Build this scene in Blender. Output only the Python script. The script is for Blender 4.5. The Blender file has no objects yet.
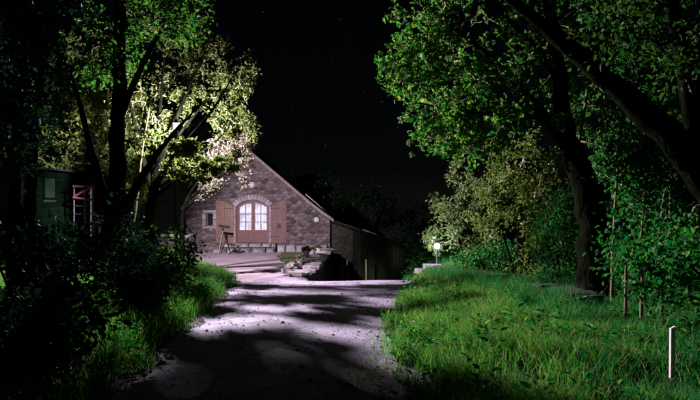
import bpy, math, random
import numpy as np
random.seed(7)
rng = np.random.default_rng(11)
scene = bpy.context.scene
col = scene.collection

# ------------------------------------------------------------------ camera, sky, moon, exposure
F = 560.0                       # focal length in pixels of the 700 px wide photograph
EYE = 1.6
HOR = 222.0                     # row of the horizon
cam_d = bpy.data.cameras.new('camera')
cam = bpy.data.objects.new('camera', cam_d)
col.objects.link(cam)
cam.location = (0, 0, EYE)
cam.rotation_euler = (math.radians(90), 0, 0)
cam_d.sensor_width = 36
cam_d.lens = 36 * F / 700
cam_d.shift_y = (HOR - 200) / 700
cam_d.clip_start = 0.05
cam_d.clip_end = 2000
scene.camera = cam

MOON_EL, MOON_AZ = 38, 205
world = bpy.data.worlds.new('World')
scene.world = world
world.use_nodes = True
wn, wl = world.node_tree.nodes, world.node_tree.links
wn.clear()
w_out = wn.new('ShaderNodeOutputWorld')
sky = wn.new('ShaderNodeTexSky')
sky.sky_type = 'NISHITA'
sky.sun_disc = False
sky.sun_elevation = math.radians(MOON_EL)
sky.sun_rotation = math.radians(MOON_AZ)
sky.ozone_density = 0.6
bg = wn.new('ShaderNodeBackground')
bg.inputs['Strength'].default_value = 0.00028
wl.new(sky.outputs[0], bg.inputs['Color'])
tc = wn.new('ShaderNodeTexCoord')
vor = wn.new('ShaderNodeTexVoronoi')
vor.inputs['Scale'].default_value = 70
wl.new(tc.outputs['Generated'], vor.inputs['Vector'])
near = wn.new('ShaderNodeMapRange')
near.inputs['From Min'].default_value = 0.03
near.inputs['From Max'].default_value = 0.075
near.inputs['To Min'].default_value = 1
near.inputs['To Max'].default_value = 0
wl.new(vor.outputs['Distance'], near.inputs['Value'])
sep = wn.new('ShaderNodeSeparateColor')
wl.new(vor.outputs['Color'], sep.inputs[0])
gate = wn.new('ShaderNodeMapRange')
gate.inputs['From Min'].default_value = 0.6
gate.inputs['From Max'].default_value = 1.0
wl.new(sep.outputs[0], gate.inputs['Value'])
mul = wn.new('ShaderNodeMath'); mul.operation = 'MULTIPLY'
wl.new(near.outputs[0], mul.inputs[0]); wl.new(gate.outputs[0], mul.inputs[1])
mul2 = wn.new('ShaderNodeMath'); mul2.operation = 'MULTIPLY'
mul2.inputs[1].default_value = 0.10
wl.new(mul.outputs[0], mul2.inputs[0])
stars = wn.new('ShaderNodeBackground')
stars.inputs['Color'].default_value = (0.75, 0.85, 1, 1)
wl.new(mul2.outputs[0], stars.inputs['Strength'])
addw = wn.new('ShaderNodeAddShader')
wl.new(bg.outputs[0], addw.inputs[0]); wl.new(stars.outputs[0], addw.inputs[1])
wl.new(addw.outputs[0], w_out.inputs['Surface'])

moon_d = bpy.data.lights.new('moon', 'SUN')
moon_d.energy = 0.006
moon_d.angle = math.radians(0.5)
moon_d.color = (0.6, 0.9, 1.0)
moon = bpy.data.objects.new('moon', moon_d)
col.objects.link(moon)
moon.rotation_euler = (math.radians(90 - MOON_EL), 0, math.radians(180 - MOON_AZ))

vs = scene.view_settings
vs.view_transform = 'Standard'
vs.look = 'None'
vs.gamma = 1
vs.exposure = 0
vs.use_curve_mapping = False
scene.cycles.use_denoising = True
scene.cycles.max_bounces = 5
scene.cycles.diffuse_bounces = 2
scene.cycles.glossy_bounces = 2
scene.cycles.transmission_bounces = 4
scene.cycles.transparent_max_bounces = 8
scene.cycles.sample_clamp_indirect = 2.0

LAMP = (-4.66, 15.0, 4.12)
LAMP_POWER = 1600
LAMP_COL = (0.95, 0.83, 1.0)
GARDEN_POWER = 110
GARDEN_COL = (0.78, 0.74, 1.0)

def P(px, py, d):
    "a point of the place seen at that pixel at distance d"
    return np.array([(px - 350) / F * d, d, EYE + (HOR - py) / F * d])

# ------------------------------------------------------------------ helpers
def tag(o, label=None, cat=None, group=None, kind=None):
    if label: o['label'] = label
    if cat: o['category'] = cat
    if group: o['group'] = group
    if kind: o['kind'] = kind
    return o

def empty(name, loc, label=None, cat=None, group=None):
    o = bpy.data.objects.new(name, None)
    o.location = loc
    o.empty_display_size = 0.2
    col.objects.link(o)
    return tag(o, label, cat, group)

def mesh_np(name, V, faces, smooth=False):
    "faces: list of (n,k) integer arrays"
    me = bpy.data.meshes.new(name)
    V = np.asarray(V, dtype=np.float32).reshape(-1, 3)
    faces = [np.asarray(f, dtype=np.int32) for f in faces if len(f)]
    nl = sum(f.size for f in faces); nf = sum(len(f) for f in faces)
    me.vertices.add(len(V)); me.vertices.foreach_set('co', V.ravel())
    me.loops.add(nl); me.polygons.add(nf)
    me.loops.foreach_set('vertex_index', np.concatenate([f.ravel() for f in faces]))
    tot = np.concatenate([np.full(len(f), f.shape[1], dtype=np.int32) for f in faces])
    start = np.concatenate([[0], np.cumsum(tot)[:-1]]).astype(np.int32)
    me.polygons.foreach_set('loop_start', start)
    me.polygons.foreach_set('use_smooth', np.full(nf, smooth, dtype=bool))
    me.update(calc_edges=True)
    return me

def link(name, me, mat, parent=None, loc=None, rot=None, scale=None, world_space=True):
    o = bpy.data.objects.new(name, me)
    col.objects.link(o)
    if mat is not None and len(me.materials) == 0:
        me.materials.append(mat)
    if parent is not None:
        o.parent = parent
    if loc is not None: o.location = loc
    if rot is not None: o.rotation_euler = rot
    if scale is not None: o.scale = scale
    return o

class MB:
    "collects shapes of ONE mesh"
    def __init__(self): self.v = []; self.f = {}; self.n = 0
    def add(self, V, faces):
        V = np.asarray(V, float).reshape(-1, 3)
        for f in faces:
            self.f.setdefault(len(f), []).append([i + self.n for i in f])
        self.v.append(V); self.n += len(V)
    def box(self, a, b, rz=0, c=None):
        x0, y0, z0 = a; x1, y1, z1 = b
        V = np.array([[x0,y0,z0],[x1,y0,z0],[x1,y1,z0],[x0,y1,z0],[x0,y0,z1],[x1,y0,z1],[x1,y1,z1],[x0,y1,z1]], float)
        if rz:
            c = c if c is not None else ((x0+x1)/2, (y0+y1)/2)
            s, k = math.sin(rz), math.cos(rz)
            dx, dy = V[:,0]-c[0], V[:,1]-c[1]
            V[:,0] = c[0]+dx*k-dy*s; V[:,1] = c[1]+dx*s+dy*k
        self.add(V, [(0,3,2,1),(4,5,6,7),(0,1,5,4),(1,2,6,5),(2,3,7,6),(3,0,4,7)])
    def bar(self, p, q, w, h=None):
        "square bar from p to q"
        h = h or w
        p, q = np.array(p, float), np.array(q, float)
        d = q - p; d /= np.linalg.norm(d)
        u = np.cross(d, (0,0,1.0));
        if np.linalg.norm(u) < 1e-3: u = np.array([1.0,0,0])
        u /= np.linalg.norm(u); v = np.cross(u, d)
        V = [e + su*u*w/2 + sv*v*h/2 for e in (p, q) for su, sv in ((-1,-1),(1,-1),(1,1),(-1,1))]
        self.add(V, [(0,1,2,3),(7,6,5,4),(0,4,5,1),(1,5,6,2),(2,6,7,3),(3,7,4,0)])
    def tube(self, pts, rad, n=8, caps=True, rough=0.0):
        pts = np.asarray(pts, float); m = len(pts)
        rad = np.broadcast_to(np.asarray(rad, float), (m,))
        T = np.gradient(pts, axis=0); T /= np.linalg.norm(T, axis=1)[:, None] + 1e-9
        u = np.cross(T[0], (0.31, 0.9, 0.1)); u /= np.linalg.norm(u) + 1e-9
        V = []
        ang = np.arange(n) * 2 * math.pi / n
        for i in range(m):
            u = u - T[i] * np.dot(u, T[i]); u /= np.linalg.norm(u) + 1e-9
            w = np.cross(T[i], u)
            r = rad[i] * (1 + rough * rng.uniform(-1, 1, n))
            V.append(pts[i] + (np.cos(ang) * r)[:, None] * u + (np.sin(ang) * r)[:, None] * w)
        V = np.concatenate(V)
        fs = [(i*n+k, i*n+(k+1) % n, (i+1)*n+(k+1) % n, (i+1)*n+k) for i in range(m-1) for k in range(n)]
        if caps: fs += [tuple(range(n-1, -1, -1)), tuple((m-1)*n+k for k in range(n))]
        self.add(V, fs)
    def lathe(self, prof, n=16, c=(0,0,0)):
        "prof: (radius, z) from bottom to top, closed with caps"
        ang = np.arange(n) * 2 * math.pi / n
        V = np.concatenate([np.stack([c[0]+r*np.cos(ang), c[1]+r*np.sin(ang), np.full(n, c[2]+z)], 1) for r, z in prof])
        m = len(prof)
        fs = [(i*n+k, i*n+(k+1) % n, (i+1)*n+(k+1) % n, (i+1)*n+k) for i in range(m-1) for k in range(n)]
        fs += [tuple(range(n-1, -1, -1)), tuple((m-1)*n+k for k in range(n))]
        self.add(V, fs)
    def prism(self, poly, y0, y1):
        "polygon in x,z extruded along y"
        n = len(poly)
        V = [(x, y0, z) for x, z in poly] + [(x, y1, z) for x, z in poly]
        fs = [tuple(range(n)), tuple(range(2*n-1, n-1, -1))] + [(i, i+n, (i+1) % n + n, (i+1) % n) for i in range(n)]
        self.add(V, fs)
    def mesh(self, name, smooth=False):
        return mesh_np(name, np.concatenate(self.v), [np.array(f) for f in self.f.values()], smooth)
    def build(self, name, mat, parent=None, smooth=False, bevel=0.0, **kw):
        me = self.mesh(name, smooth)
        o = link(name, me, mat, None, **kw)
        if parent is not None:
            o.parent = parent
            o.location = o.location - parent.location if parent.parent is None else o.location
        if bevel:
            m = o.modifiers.new('bevel', 'BEVEL'); m.width = bevel; m.segments = 2; m.limit_method = 'ANGLE'
        return o

def sub(o, parent):
    "o becomes a part of a part; both are written in world coordinates under an empty at its base"
    o.parent = parent
    o.location = (0, 0, 0)
    return o

# ------------------------------------------------------------------ materials
MATS = {}
def base_mat(name):
    m = bpy.data.materials.new(name); m.use_nodes = True
    n, l = m.node_tree.nodes, m.node_tree.links
    n.clear()
    out = n.new('ShaderNodeOutputMaterial')
    return m, n, l, out

def surf(name, c1, c2, scale=6.0, rough=0.85, bump=0.3, bscale=None, detail=6, c3=None, rand=0.0, spec=0.3, metallic=0.0, stretch=None, bdist=0.02):
    m, n, l, out = base_mat(name)
    b = n.new('ShaderNodeBsdfPrincipled')
    t = n.new('ShaderNodeTexCoord')
    vec = t.outputs['Object']
    if stretch:
        mp = n.new('ShaderNodeMapping'); mp.inputs['Scale'].default_value = stretch
        l.new(vec, mp.inputs['Vector']); vec = mp.outputs[0]
    no = n.new('ShaderNodeTexNoise'); no.inputs['Scale'].default_value = scale; no.inputs['Detail'].default_value = detail
    no.inputs['Roughness'].default_value = 0.65
    l.new(vec, no.inputs['Vector'])
    r = n.new('ShaderNodeValToRGB')
    r.color_ramp.elements[0].position = 0.35; r.color_ramp.elements[0].color = (*c1, 1)
    r.color_ramp.elements[1].position = 0.68; r.color_ramp.elements[1].color = (*c2, 1)
    l.new(no.outputs['Fac'], r.inputs[0])
    colour = r.outputs[0]
    if c3 is not None:
        n2 = n.new('ShaderNodeTexNoise'); n2.inputs['Scale'].default_value = scale * 0.23; n2.inputs['Detail'].default_value = 4
        l.new(vec, n2.inputs['Vector'])
        mr = n.new('ShaderNodeMapRange'); mr.inputs['From Min'].default_value = 0.5; mr.inputs['From Max'].default_value = 0.66
        l.new(n2.outputs['Fac'], mr.inputs['Value'])
        mx = n.new('ShaderNodeMixRGB'); mx.inputs[2].default_value = (*c3, 1)
        l.new(mr.outputs[0], mx.inputs[0]); l.new(colour, mx.inputs[1]); colour = mx.outputs[0]
    if rand:
        oi = n.new('ShaderNodeObjectInfo')
        hs = n.new('ShaderNodeHueSaturation')
        a = n.new('ShaderNodeMapRange'); a.inputs['To Min'].default_value = 1 - rand; a.inputs['To Max'].default_value = 1 + rand
        ge = n.new('ShaderNodeNewGeometry'); su = n.new('ShaderNodeMath'); su.operation = 'ADD'
        l.new(oi.outputs['Random'], su.inputs[0]); l.new(ge.outputs['Random Per Island'], su.inputs[1])
        fr_n = n.new('ShaderNodeMath'); fr_n.operation = 'FRACT'; l.new(su.outputs[0], fr_n.inputs[0])
        l.new(fr_n.outputs[0], a.inputs['Value']); l.new(a.outputs[0], hs.inputs['Value'])
        wnz = n.new('ShaderNodeTexWhiteNoise'); wnz.noise_dimensions = '1D'
        l.new(fr_n.outputs[0], wnz.inputs['W'])
        a2 = n.new('ShaderNodeMapRange'); a2.inputs['To Min'].default_value = 0.5 - rand * 0.07; a2.inputs['To Max'].default_value = 0.5 + rand * 0.07
        l.new(wnz.outputs['Value'], a2.inputs['Value']); l.new(a2.outputs[0], hs.inputs['Hue'])
        l.new(colour, hs.inputs['Color']); colour = hs.outputs[0]
    l.new(colour, b.inputs['Base Color'])
    b.inputs['Roughness'].default_value = rough
    b.inputs['Specular IOR Level'].default_value = spec
    b.inputs['Metallic'].default_value = metallic
    if bump:
        nb = n.new('ShaderNodeTexNoise'); nb.inputs['Scale'].default_value = bscale or scale * 3; nb.inputs['Detail'].default_value = 5
        l.new(vec, nb.inputs['Vector'])
        bp = n.new('ShaderNodeBump'); bp.inputs['Strength'].default_value = bump; bp.inputs['Distance'].default_value = bdist
        l.new(nb.outputs['Fac'], bp.inputs['Height']); l.new(bp.outputs[0], b.inputs['Normal'])
    l.new(b.outputs[0], out.inputs['Surface'])
    MATS[name] = m
    return m

def leaf_mat(name, ca, cb, trans=0.45, cc=None):
    "each leaf its own tint"
    m, n, l, out = base_mat(name)
    g = n.new('ShaderNodeNewGeometry')
    r = n.new('ShaderNodeValToRGB')
    r.color_ramp.elements[0].color = (*ca, 1); r.color_ramp.elements[1].color = (*cb, 1)
    if cc is not None:
        e = r.color_ramp.elements.new(0.85); e.color = (*cb, 1)
        r.color_ramp.elements[2].color = (*cc, 1)
    l.new(g.outputs['Random Per Island'], r.inputs[0])
    d = n.new('ShaderNodeBsdfDiffuse'); l.new(r.outputs[0], d.inputs['Color'])
    t = n.new('ShaderNodeBsdfTranslucent')
    hs = n.new('ShaderNodeHueSaturation'); hs.inputs['Saturation'].default_value = 1.1; hs.inputs['Value'].default_value = 1.25
    l.new(r.outputs[0], hs.inputs['Color']); l.new(hs.outputs[0], t.inputs['Color'])
    mx = n.new('ShaderNodeMixShader'); mx.inputs[0].default_value = trans
    l.new(d.outputs[0], mx.inputs[1]); l.new(t.outputs[0], mx.inputs[2])
    gl = n.new('ShaderNodeBsdfGlossy'); gl.inputs['Roughness'].default_value = 0.45; gl.inputs['Color'].default_value = (0.8, 0.8, 0.8, 1)
    m2 = n.new('ShaderNodeMixShader'); m2.inputs[0].default_value = 0.008
    l.new(mx.outputs[0], m2.inputs[1]); l.new(gl.outputs[0], m2.inputs[2])
    l.new(m2.outputs[0], out.inputs['Surface'])
    MATS[name] = m
    return m

def glow_mat(name, colr, strength):
    "lamp glass: lets the light of the bulb out and shines itself"
    m, n, l, out = base_mat(name)
    e = n.new('ShaderNodeEmission'); e.inputs['Color'].default_value = (*colr, 1); e.inputs['Strength'].default_value = strength
    t = n.new('ShaderNodeBsdfTransparent')
    a = n.new('ShaderNodeAddShader')
    l.new(e.outputs[0], a.inputs[0]); l.new(t.outputs[0], a.inputs[1]); l.new(a.outputs[0], out.inputs['Surface'])
    return m

M = {}
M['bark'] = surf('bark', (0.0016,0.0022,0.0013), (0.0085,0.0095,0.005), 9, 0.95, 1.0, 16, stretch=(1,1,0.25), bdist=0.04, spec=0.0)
M['pale_bark'] = surf('pale_bark', (0.20,0.17,0.14), (0.42,0.38,0.33), 9, 0.9, 0.6, 14, stretch=(1,1,0.4))
M['twig'] = surf('twig', (0.12,0.12,0.05), (0.28,0.26,0.12), 6, 0.9, 0)
M['soil'] = surf('soil', (0.012,0.020,0.008), (0.035,0.045,0.018), 2.2, 0.95, 0.8, 9, c3=(0.03,0.024,0.016), bdist=0.05)
M['hill'] = surf('hill', (0.01,0.02,0.008), (0.03,0.05,0.02), 0.3, 0.95, 0.8, 0.6, bdist=1.0)
M['gravel'] = surf('gravel', (0.20,0.153,0.172), (0.33,0.258,0.282), 1.1, 0.95, 0.9, 45, c3=(0.17,0.13,0.12), bdist=0.02)
M['stone'] = surf('stone', (0.036,0.0265,0.0265), (0.098,0.074,0.071), 4.5, 0.95, 1.0, 15, c3=(0.032,0.024,0.024), rand=0.55, spec=0.1, bdist=0.05)
M['pale_stone'] = surf('pale_stone', (0.125,0.107,0.108), (0.225,0.198,0.2), 6, 0.9, 0.8, 20, c3=(0.12,0.105,0.10), rand=0.25, spec=0.1)
M['mortar'] = surf('mortar', (0.036,0.027,0.027), (0.095,0.072,0.069), 3, 0.95, 1.0, 18, c3=(0.04,0.03,0.028), bdist=0.05)
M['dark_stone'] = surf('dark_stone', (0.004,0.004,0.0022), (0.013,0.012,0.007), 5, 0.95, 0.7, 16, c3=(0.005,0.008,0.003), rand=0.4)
M['moss_stone'] = surf('moss_stone', (0.008,0.012,0.007), (0.024,0.028,0.018), 5, 0.95, 0.8, 14, c3=(0.02,0.05,0.012), rand=0.35)
M['slate'] = surf('slate', (0.012,0.012,0.014), (0.03,0.03,0.032), 7, 0.8, 0.4, 12, spec=0.1)
M['red_wood'] = surf('red_wood', (0.044,0.013,0.011), (0.078,0.025,0.019), 5, 0.6, 0.25, 25, stretch=(4,4,0.6))
M['shutter_wood'] = surf('shutter_wood', (0.048,0.021,0.017), (0.080,0.036,0.028), 5, 0.65, 0.3, 25, rand=0.15, stretch=(4,4,0.5))
M['lit_shutter_wood'] = surf('lit_shutter_wood', (0.052,0.019,0.006), (0.088,0.034,0.010), 5, 0.5, 0.25, 25, rand=0.15, stretch=(4,4,0.5))  # warmer light on the left shutter put into the wood colour
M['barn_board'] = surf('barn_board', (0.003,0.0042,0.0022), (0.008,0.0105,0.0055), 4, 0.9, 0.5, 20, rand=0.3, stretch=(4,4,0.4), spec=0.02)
M['hut_board'] = surf('hut_board', (0.0006,0.0034,0.0012), (0.002,0.0075,0.0032), 4, 0.9, 0.4, 20, rand=0.25, spec=0.03)
M['iron'] = surf('iron', (0.006,0.006,0.007), (0.016,0.016,0.017), 8, 0.6, 0.2, 30, spec=0.15)
M['steel'] = surf('steel', (0.09,0.09,0.10), (0.15,0.15,0.16), 8, 0.4, 0.1, 30, metallic=0.6)
M['pink_paint'] = surf('pink_paint', (0.20,0.045,0.07), (0.26,0.07,0.095), 8, 0.5, 0.1, 30)
M['white_paint'] = surf('white_paint', (0.60,0.47,0.46), (0.80,0.68,0.66), 9, 0.7, 0.3, 20, c3=(0.45,0.36,0.34), stretch=(2,2,0.6))
M['stake_wood'] = surf('stake_wood', (0.085,0.070,0.030), (0.17,0.14,0.065), 9, 0.9, 0.4, 20, stretch=(2,2,0.5))
M['terracotta'] = surf('terracotta', (0.20,0.165,0.165), (0.30,0.26,0.26), 9, 0.85, 0.2, 30, rand=0.2)
M['plaque_blue'] = surf('plaque_blue', (0.03,0.038,0.042), (0.05,0.058,0.058), 9, 0.3, 0)
M['plaque_yellow'] = surf('plaque_yellow', (0.12,0.10,0.02), (0.16,0.13,0.035), 9, 0.4, 0)
M['white_glass'] = surf('white_glass', (0.20,0.19,0.21), (0.25,0.24,0.26), 9, 0.25, 0)
M['petal_pink'] = leaf_mat('petal_pink', (0.30,0.03,0.10), (0.45,0.08,0.20), 0.3)
M['petal_white'] = leaf_mat('petal_white', (0.6,0.55,0.5), (0.75,0.7,0.68), 0.3)
M['leaf_lamp_lilac'] = leaf_mat('leaf_lamp_lilac', (0.085,0.085,0.038), (0.20,0.175,0.125), 0.45, (0.36,0.31,0.36))  # lilac lamplight near the gable put into the pale leaf colour
M['leaf_yellow'] = leaf_mat('leaf_yellow', (0.065,0.15,0.025), (0.20,0.25,0.055), 0.5, (0.34,0.32,0.12))
M['leaf_right'] = leaf_mat('leaf_right', (0.010,0.120,0.022), (0.105,0.215,0.038), 0.5, (0.26,0.30,0.085))
M['leaf_lit'] = leaf_mat('leaf_lit', (0.034,0.070,0.013), (0.105,0.125,0.034), 0.45, (0.20,0.185,0.095))
M['leaf_green'] = leaf_mat('leaf_green', (0.007,0.092,0.018), (0.040,0.170,0.030), 0.5, (0.11,0.21,0.048))
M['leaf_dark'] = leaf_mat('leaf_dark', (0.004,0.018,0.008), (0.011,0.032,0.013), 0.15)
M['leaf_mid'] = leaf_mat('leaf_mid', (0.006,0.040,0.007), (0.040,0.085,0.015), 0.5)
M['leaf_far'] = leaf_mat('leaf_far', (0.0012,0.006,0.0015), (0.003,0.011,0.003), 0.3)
M['leaf_pale'] = leaf_mat('leaf_pale', (0.055,0.125,0.030), (0.145,0.20,0.060), 0.45, (0.25,0.23,0.15))
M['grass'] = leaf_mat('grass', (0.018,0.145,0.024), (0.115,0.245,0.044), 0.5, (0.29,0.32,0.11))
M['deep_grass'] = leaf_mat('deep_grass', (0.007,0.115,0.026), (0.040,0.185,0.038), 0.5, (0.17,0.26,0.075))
M['lawn'] = leaf_mat('lawn', (0.035,0.055,0.018), (0.085,0.095,0.04), 0.3)
M['dry_grass'] = leaf_mat('dry_grass', (0.16,0.12,0.04), (0.30,0.22,0.09), 0.4)
M['lamp_glass'] = glow_mat('lamp_glass', (0.27, 0.30, 1.0), 2.6)
M['garden_glass'] = glow_mat('garden_glass', (0.50, 0.52, 1.0), 1.9)

def asphalt():
    m, n, l, out = base_mat('asphalt')
    b = n.new('ShaderNodeBsdfPrincipled'); b.inputs['Roughness'].default_value = 0.85
    t = n.new('ShaderNodeTexCoord')
    big = n.new('ShaderNodeTexNoise'); big.inputs['Scale'].default_value = 0.9; big.inputs['Detail'].default_value = 5; big.inputs['Distortion'].default_value = 0.6
    fine = n.new('ShaderNodeTexVoronoi'); fine.inputs['Scale'].default_value = 42
    mid = n.new('ShaderNodeTexNoise'); mid.inputs['Scale'].default_value = 14; mid.inputs['Detail'].default_value = 6
    for q in (big, fine, mid): l.new(t.outputs['Object'], q.inputs['Vector'])
    r = n.new('ShaderNodeValToRGB')
    r.color_ramp.elements[0].position = 0.32; r.color_ramp.elements[0].color = (0.118,0.095,0.123,1)
    r.color_ramp.elements[1].position = 0.66; r.color_ramp.elements[1].color = (0.305,0.250,0.318,1)
    l.new(big.outputs['Fac'], r.inputs[0])
    sp = n.new('ShaderNodeValToRGB')
    sp.color_ramp.elements[0].color = (0.35,0.35,0.35,1); sp.color_ramp.elements[1].color = (1.5,1.5,1.5,1)
    l.new(fine.outputs['Color'], sp.inputs[0])
    mx = n.new('ShaderNodeMixRGB'); mx.blend_type = 'MULTIPLY'; mx.inputs[0].default_value = 0.75
    l.new(r.outputs[0], mx.inputs[1]); l.new(sp.outputs[0], mx.inputs[2])
    # moss in the worn middle and along the right side
    ms = n.new('ShaderNodeTexNoise'); ms.inputs['Scale'].default_value = 2.4; ms.inputs['Detail'].default_value = 6
    l.new(t.outputs['Object'], ms.inputs['Vector'])
    mr = n.new('ShaderNodeMapRange'); mr.inputs['From Min'].default_value = 0.56; mr.inputs['From Max'].default_value = 0.70; mr.inputs['To Max'].default_value = 0.55
    l.new(ms.outputs['Fac'], mr.inputs['Value'])
    m2 = n.new('ShaderNodeMixRGB'); m2.inputs[2].default_value = (0.035,0.06,0.02,1)
    l.new(mr.outputs[0], m2.inputs[0]); l.new(mx.outputs[0], m2.inputs[1])
    ck = n.new('ShaderNodeTexVoronoi'); ck.feature = 'DISTANCE_TO_EDGE'; ck.inputs['Scale'].default_value = 0.8
    dn = n.new('ShaderNodeTexNoise'); dn.inputs['Scale'].default_value = 3.0; dn.inputs['Detail'].default_value = 5
    l.new(t.outputs['Object'], dn.inputs['Vector'])
    vm = n.new('ShaderNodeMixRGB'); vm.inputs[0].default_value = 0.35
    l.new(t.outputs['Object'], vm.inputs[1]); l.new(dn.outputs['Color'], vm.inputs[2]); l.new(vm.outputs[0], ck.inputs['Vector'])
    cr = n.new('ShaderNodeMapRange'); cr.inputs['From Min'].default_value = 0.004; cr.inputs['From Max'].default_value = 0.018; cr.inputs['To Min'].default_value = 0.85; cr.inputs['To Max'].default_value = 0.0
    l.new(ck.outputs['Distance'], cr.inputs['Value'])
    m3 = n.new('ShaderNodeMixRGB'); m3.inputs[2].default_value = (0.03,0.035,0.02,1)
    l.new(cr.outputs[0], m3.inputs[0]); l.new(m2.outputs[0], m3.inputs[1])
    l.new(m3.outputs[0], b.inputs['Base Color'])
    ad = n.new('ShaderNodeMath'); ad.operation = 'ADD'
    l.new(fine.outputs['Distance'], ad.inputs[0]); l.new(mid.outputs['Fac'], ad.inputs[1])
    bp = n.new('ShaderNodeBump'); bp.inputs['Strength'].default_value = 0.5; bp.inputs['Distance'].default_value = 0.02
    l.new(ad.outputs[0], bp.inputs['Height']); l.new(bp.outputs[0], b.inputs['Normal'])
    l.new(b.outputs[0], out.inputs['Surface'])
    return m
M['asphalt'] = asphalt()

def glass_mat():
    m, n, l, out = base_mat('window_glass')
    t = n.new('ShaderNodeBsdfTransparent'); t.inputs['Color'].default_value = (0.85,0.87,0.88,1)
    g = n.new('ShaderNodeBsdfGlossy'); g.inputs['Roughness'].default_value = 0.05
    mx = n.new('ShaderNodeMixShader'); mx.inputs[0].default_value = 0.09
    l.new(t.outputs[0], mx.inputs[1]); l.new(g.outputs[0], mx.inputs[2]); l.new(mx.outputs[0], out.inputs['Surface'])
    return m
M['glass'] = glass_mat()

def curtain_mat():
    "thin curtain that glows itself in place of a lit room"
    m, n, l, out = base_mat('glowing_curtain')
    t = n.new('ShaderNodeTexCoord')
    no = n.new('ShaderNodeTexNoise'); no.inputs['Scale'].default_value = 3.0; no.inputs['Detail'].default_value = 4
    l.new(t.outputs['Object'], no.inputs['Vector'])
    r = n.new('ShaderNodeValToRGB')
    r.color_ramp.elements[0].position = 0.36; r.color_ramp.elements[0].color = (0.20,0.15,0.24,1)
    r.color_ramp.elements[1].position = 0.62; r.color_ramp.elements[1].color = (0.80,0.74,0.95,1)
    l.new(no.outputs['Fac'], r.inputs[0])
    e = n.new('ShaderNodeEmission'); e.inputs['Strength'].default_value = 0.85  # emission stands in for light from the room
    l.new(r.outputs[0], e.inputs['Color'])
    d = n.new('ShaderNodeBsdfDiffuse'); d.inputs['Color'].default_value = (0.6,0.58,0.6,1)
    a = n.new('ShaderNodeAddShader')
    l.new(e.outputs[0], a.inputs[0]); l.new(d.outputs[0], a.inputs[1]); l.new(a.outputs[0], out.inputs['Surface'])
    return m
M['curtain'] = curtain_mat()

# ------------------------------------------------------------------ ground, road, hill
def sstep(a, b, x):
    t = np.clip((x - a) / (b - a), 0, 1); return t * t * (3 - 2 * t)
YR = [0, 3, 5, 7.6, 11, 14.7, 18, 24, 32]
XR = [0.95, 0.78, 0.58, 0.50, 0.92, 1.60, 1.9, 2.3, 3.0]
YL = [0, 3, 5, 7.6, 10, 12, 14.7, 16, 18, 22, 26, 29, 32]
XL = [-2.5, -2.3, -2.15, -2.35, -2.5, -2.65, -2.95, -3.3, -4.0, -5.9, -7.2, -8.6, -9]
def xr(y): return np.interp(y, YR, XR)
def xl(y): return np.interp(y, YL, XL)
def lumps(x, y):
    return 0.5*np.sin(1.7*x+0.6*y)+0.3*np.sin(0.9*y-2.3*x+1)+0.2*np.sin(3.1*x+2.7*y)
def H(x, y):
    x = np.asarray(x, float); y = np.asarray(y, float)
    right = sstep(0, 1.6, x - xr(y)) ; left = sstep(0, 1.8, xl(y) - x)
    z = 0.16*right + 0.26*left*(1 - sstep(16, 22, y)*0.8)
    z = z + 0.05*lumps(x, y)*np.clip(right + left, 0, 1)*np.clip(1 - y/60, 0, 1)
    z = z + 0.018*lumps(x*0.8, y*0.6)
    drop = np.clip((y - 15.3)/9.0, 0, 1); drop = drop*(1.25 - 0.25*drop)
    z = z - 1.7*drop*sstep(-1.28, -1.12, x)*(1 - sstep(2.0, 3.4, x)*(1-sstep(24, 32, y)))
    return z

def grid_axis(lo, hi, dense_lo, dense_hi, step, grow=1.25):
    a = list(np.arange(dense_lo, dense_hi + 1e-6, step))
    s = step
    while a[-1] < hi: s *= grow; a.append(a[-1] + s)
    s = step
    while a[0] > lo: s *= grow; a.insert(0, a[0] - s)
    return np.array(a)
def sheet(xs, ys, zf, keep=None):
    X, Y = np.meshgrid(xs, ys)
    Z = zf(X, Y)
    V = np.stack([X, Y, Z], -1).reshape(-1, 3)
    nx, ny = len(xs), len(ys)
    I = np.arange(nx*ny).reshape(ny, nx)
    Fq = np.stack([I[:-1,:-1], I[:-1,1:], I[1:,1:], I[1:,:-1]], -1).reshape(-1, 4)
    return V, Fq
def inside_road(x, y):
    return np.minimum(x - xl(y), xr(y) - x)
xs = grid_axis(-300, 300, -12, 9, 0.16)
ys = grid_axis(-60, 320, 1.5, 33, 0.16)
def ground_z(X, Y):
    road = sstep(0.12, 0.45, inside_road(X, Y))*(Y < 31)*(Y > 1.0)
    return H(X, Y) - 0.05*road
V, Fq = sheet(xs, ys, ground_z)
tag(link('ground', mesh_np('ground', V, [Fq], True), M['soil']), kind='structure')

def strip_sheet(name, ya, yb, n_along, n_across, fl, fr, dz, mat):
    yy = np.linspace(ya, yb, n_along); tt = np.linspace(0, 1, n_across)
    Y, T = np.meshgrid(yy, tt, indexing='ij')
    wob = 0.10*np.sin(2.3*Y)+0.06*np.sin(5.1*Y+1)
    X = (fl(Y) + wob)*(1-T) + (fr(Y) + wob[::-1]*0.7)*T
    Z = H(X, Y) + dz
    V = np.stack([X, Y, Z], -1).reshape(-1, 3)
    I = np.arange(n_along*n_across).reshape(n_along, n_across)
    Fq = np.stack([I[:-1,:-1], I[:-1,1:], I[1:,1:], I[1:,:-1]], -1).reshape(-1, 4)
    o = link(name, mesh_np(name, V, [Fq], True), mat)
    return tag(o, kind='structure')
strip_sheet('road', 0.0, 29.8, 240, 40, lambda y: np.where(y < 15.5, xl(y), np.maximum(xl(y), -1.0 - 2.2*np.clip(1-(y-15.5)/3,0,1))), xr, 0.006, M['asphalt'])
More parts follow.
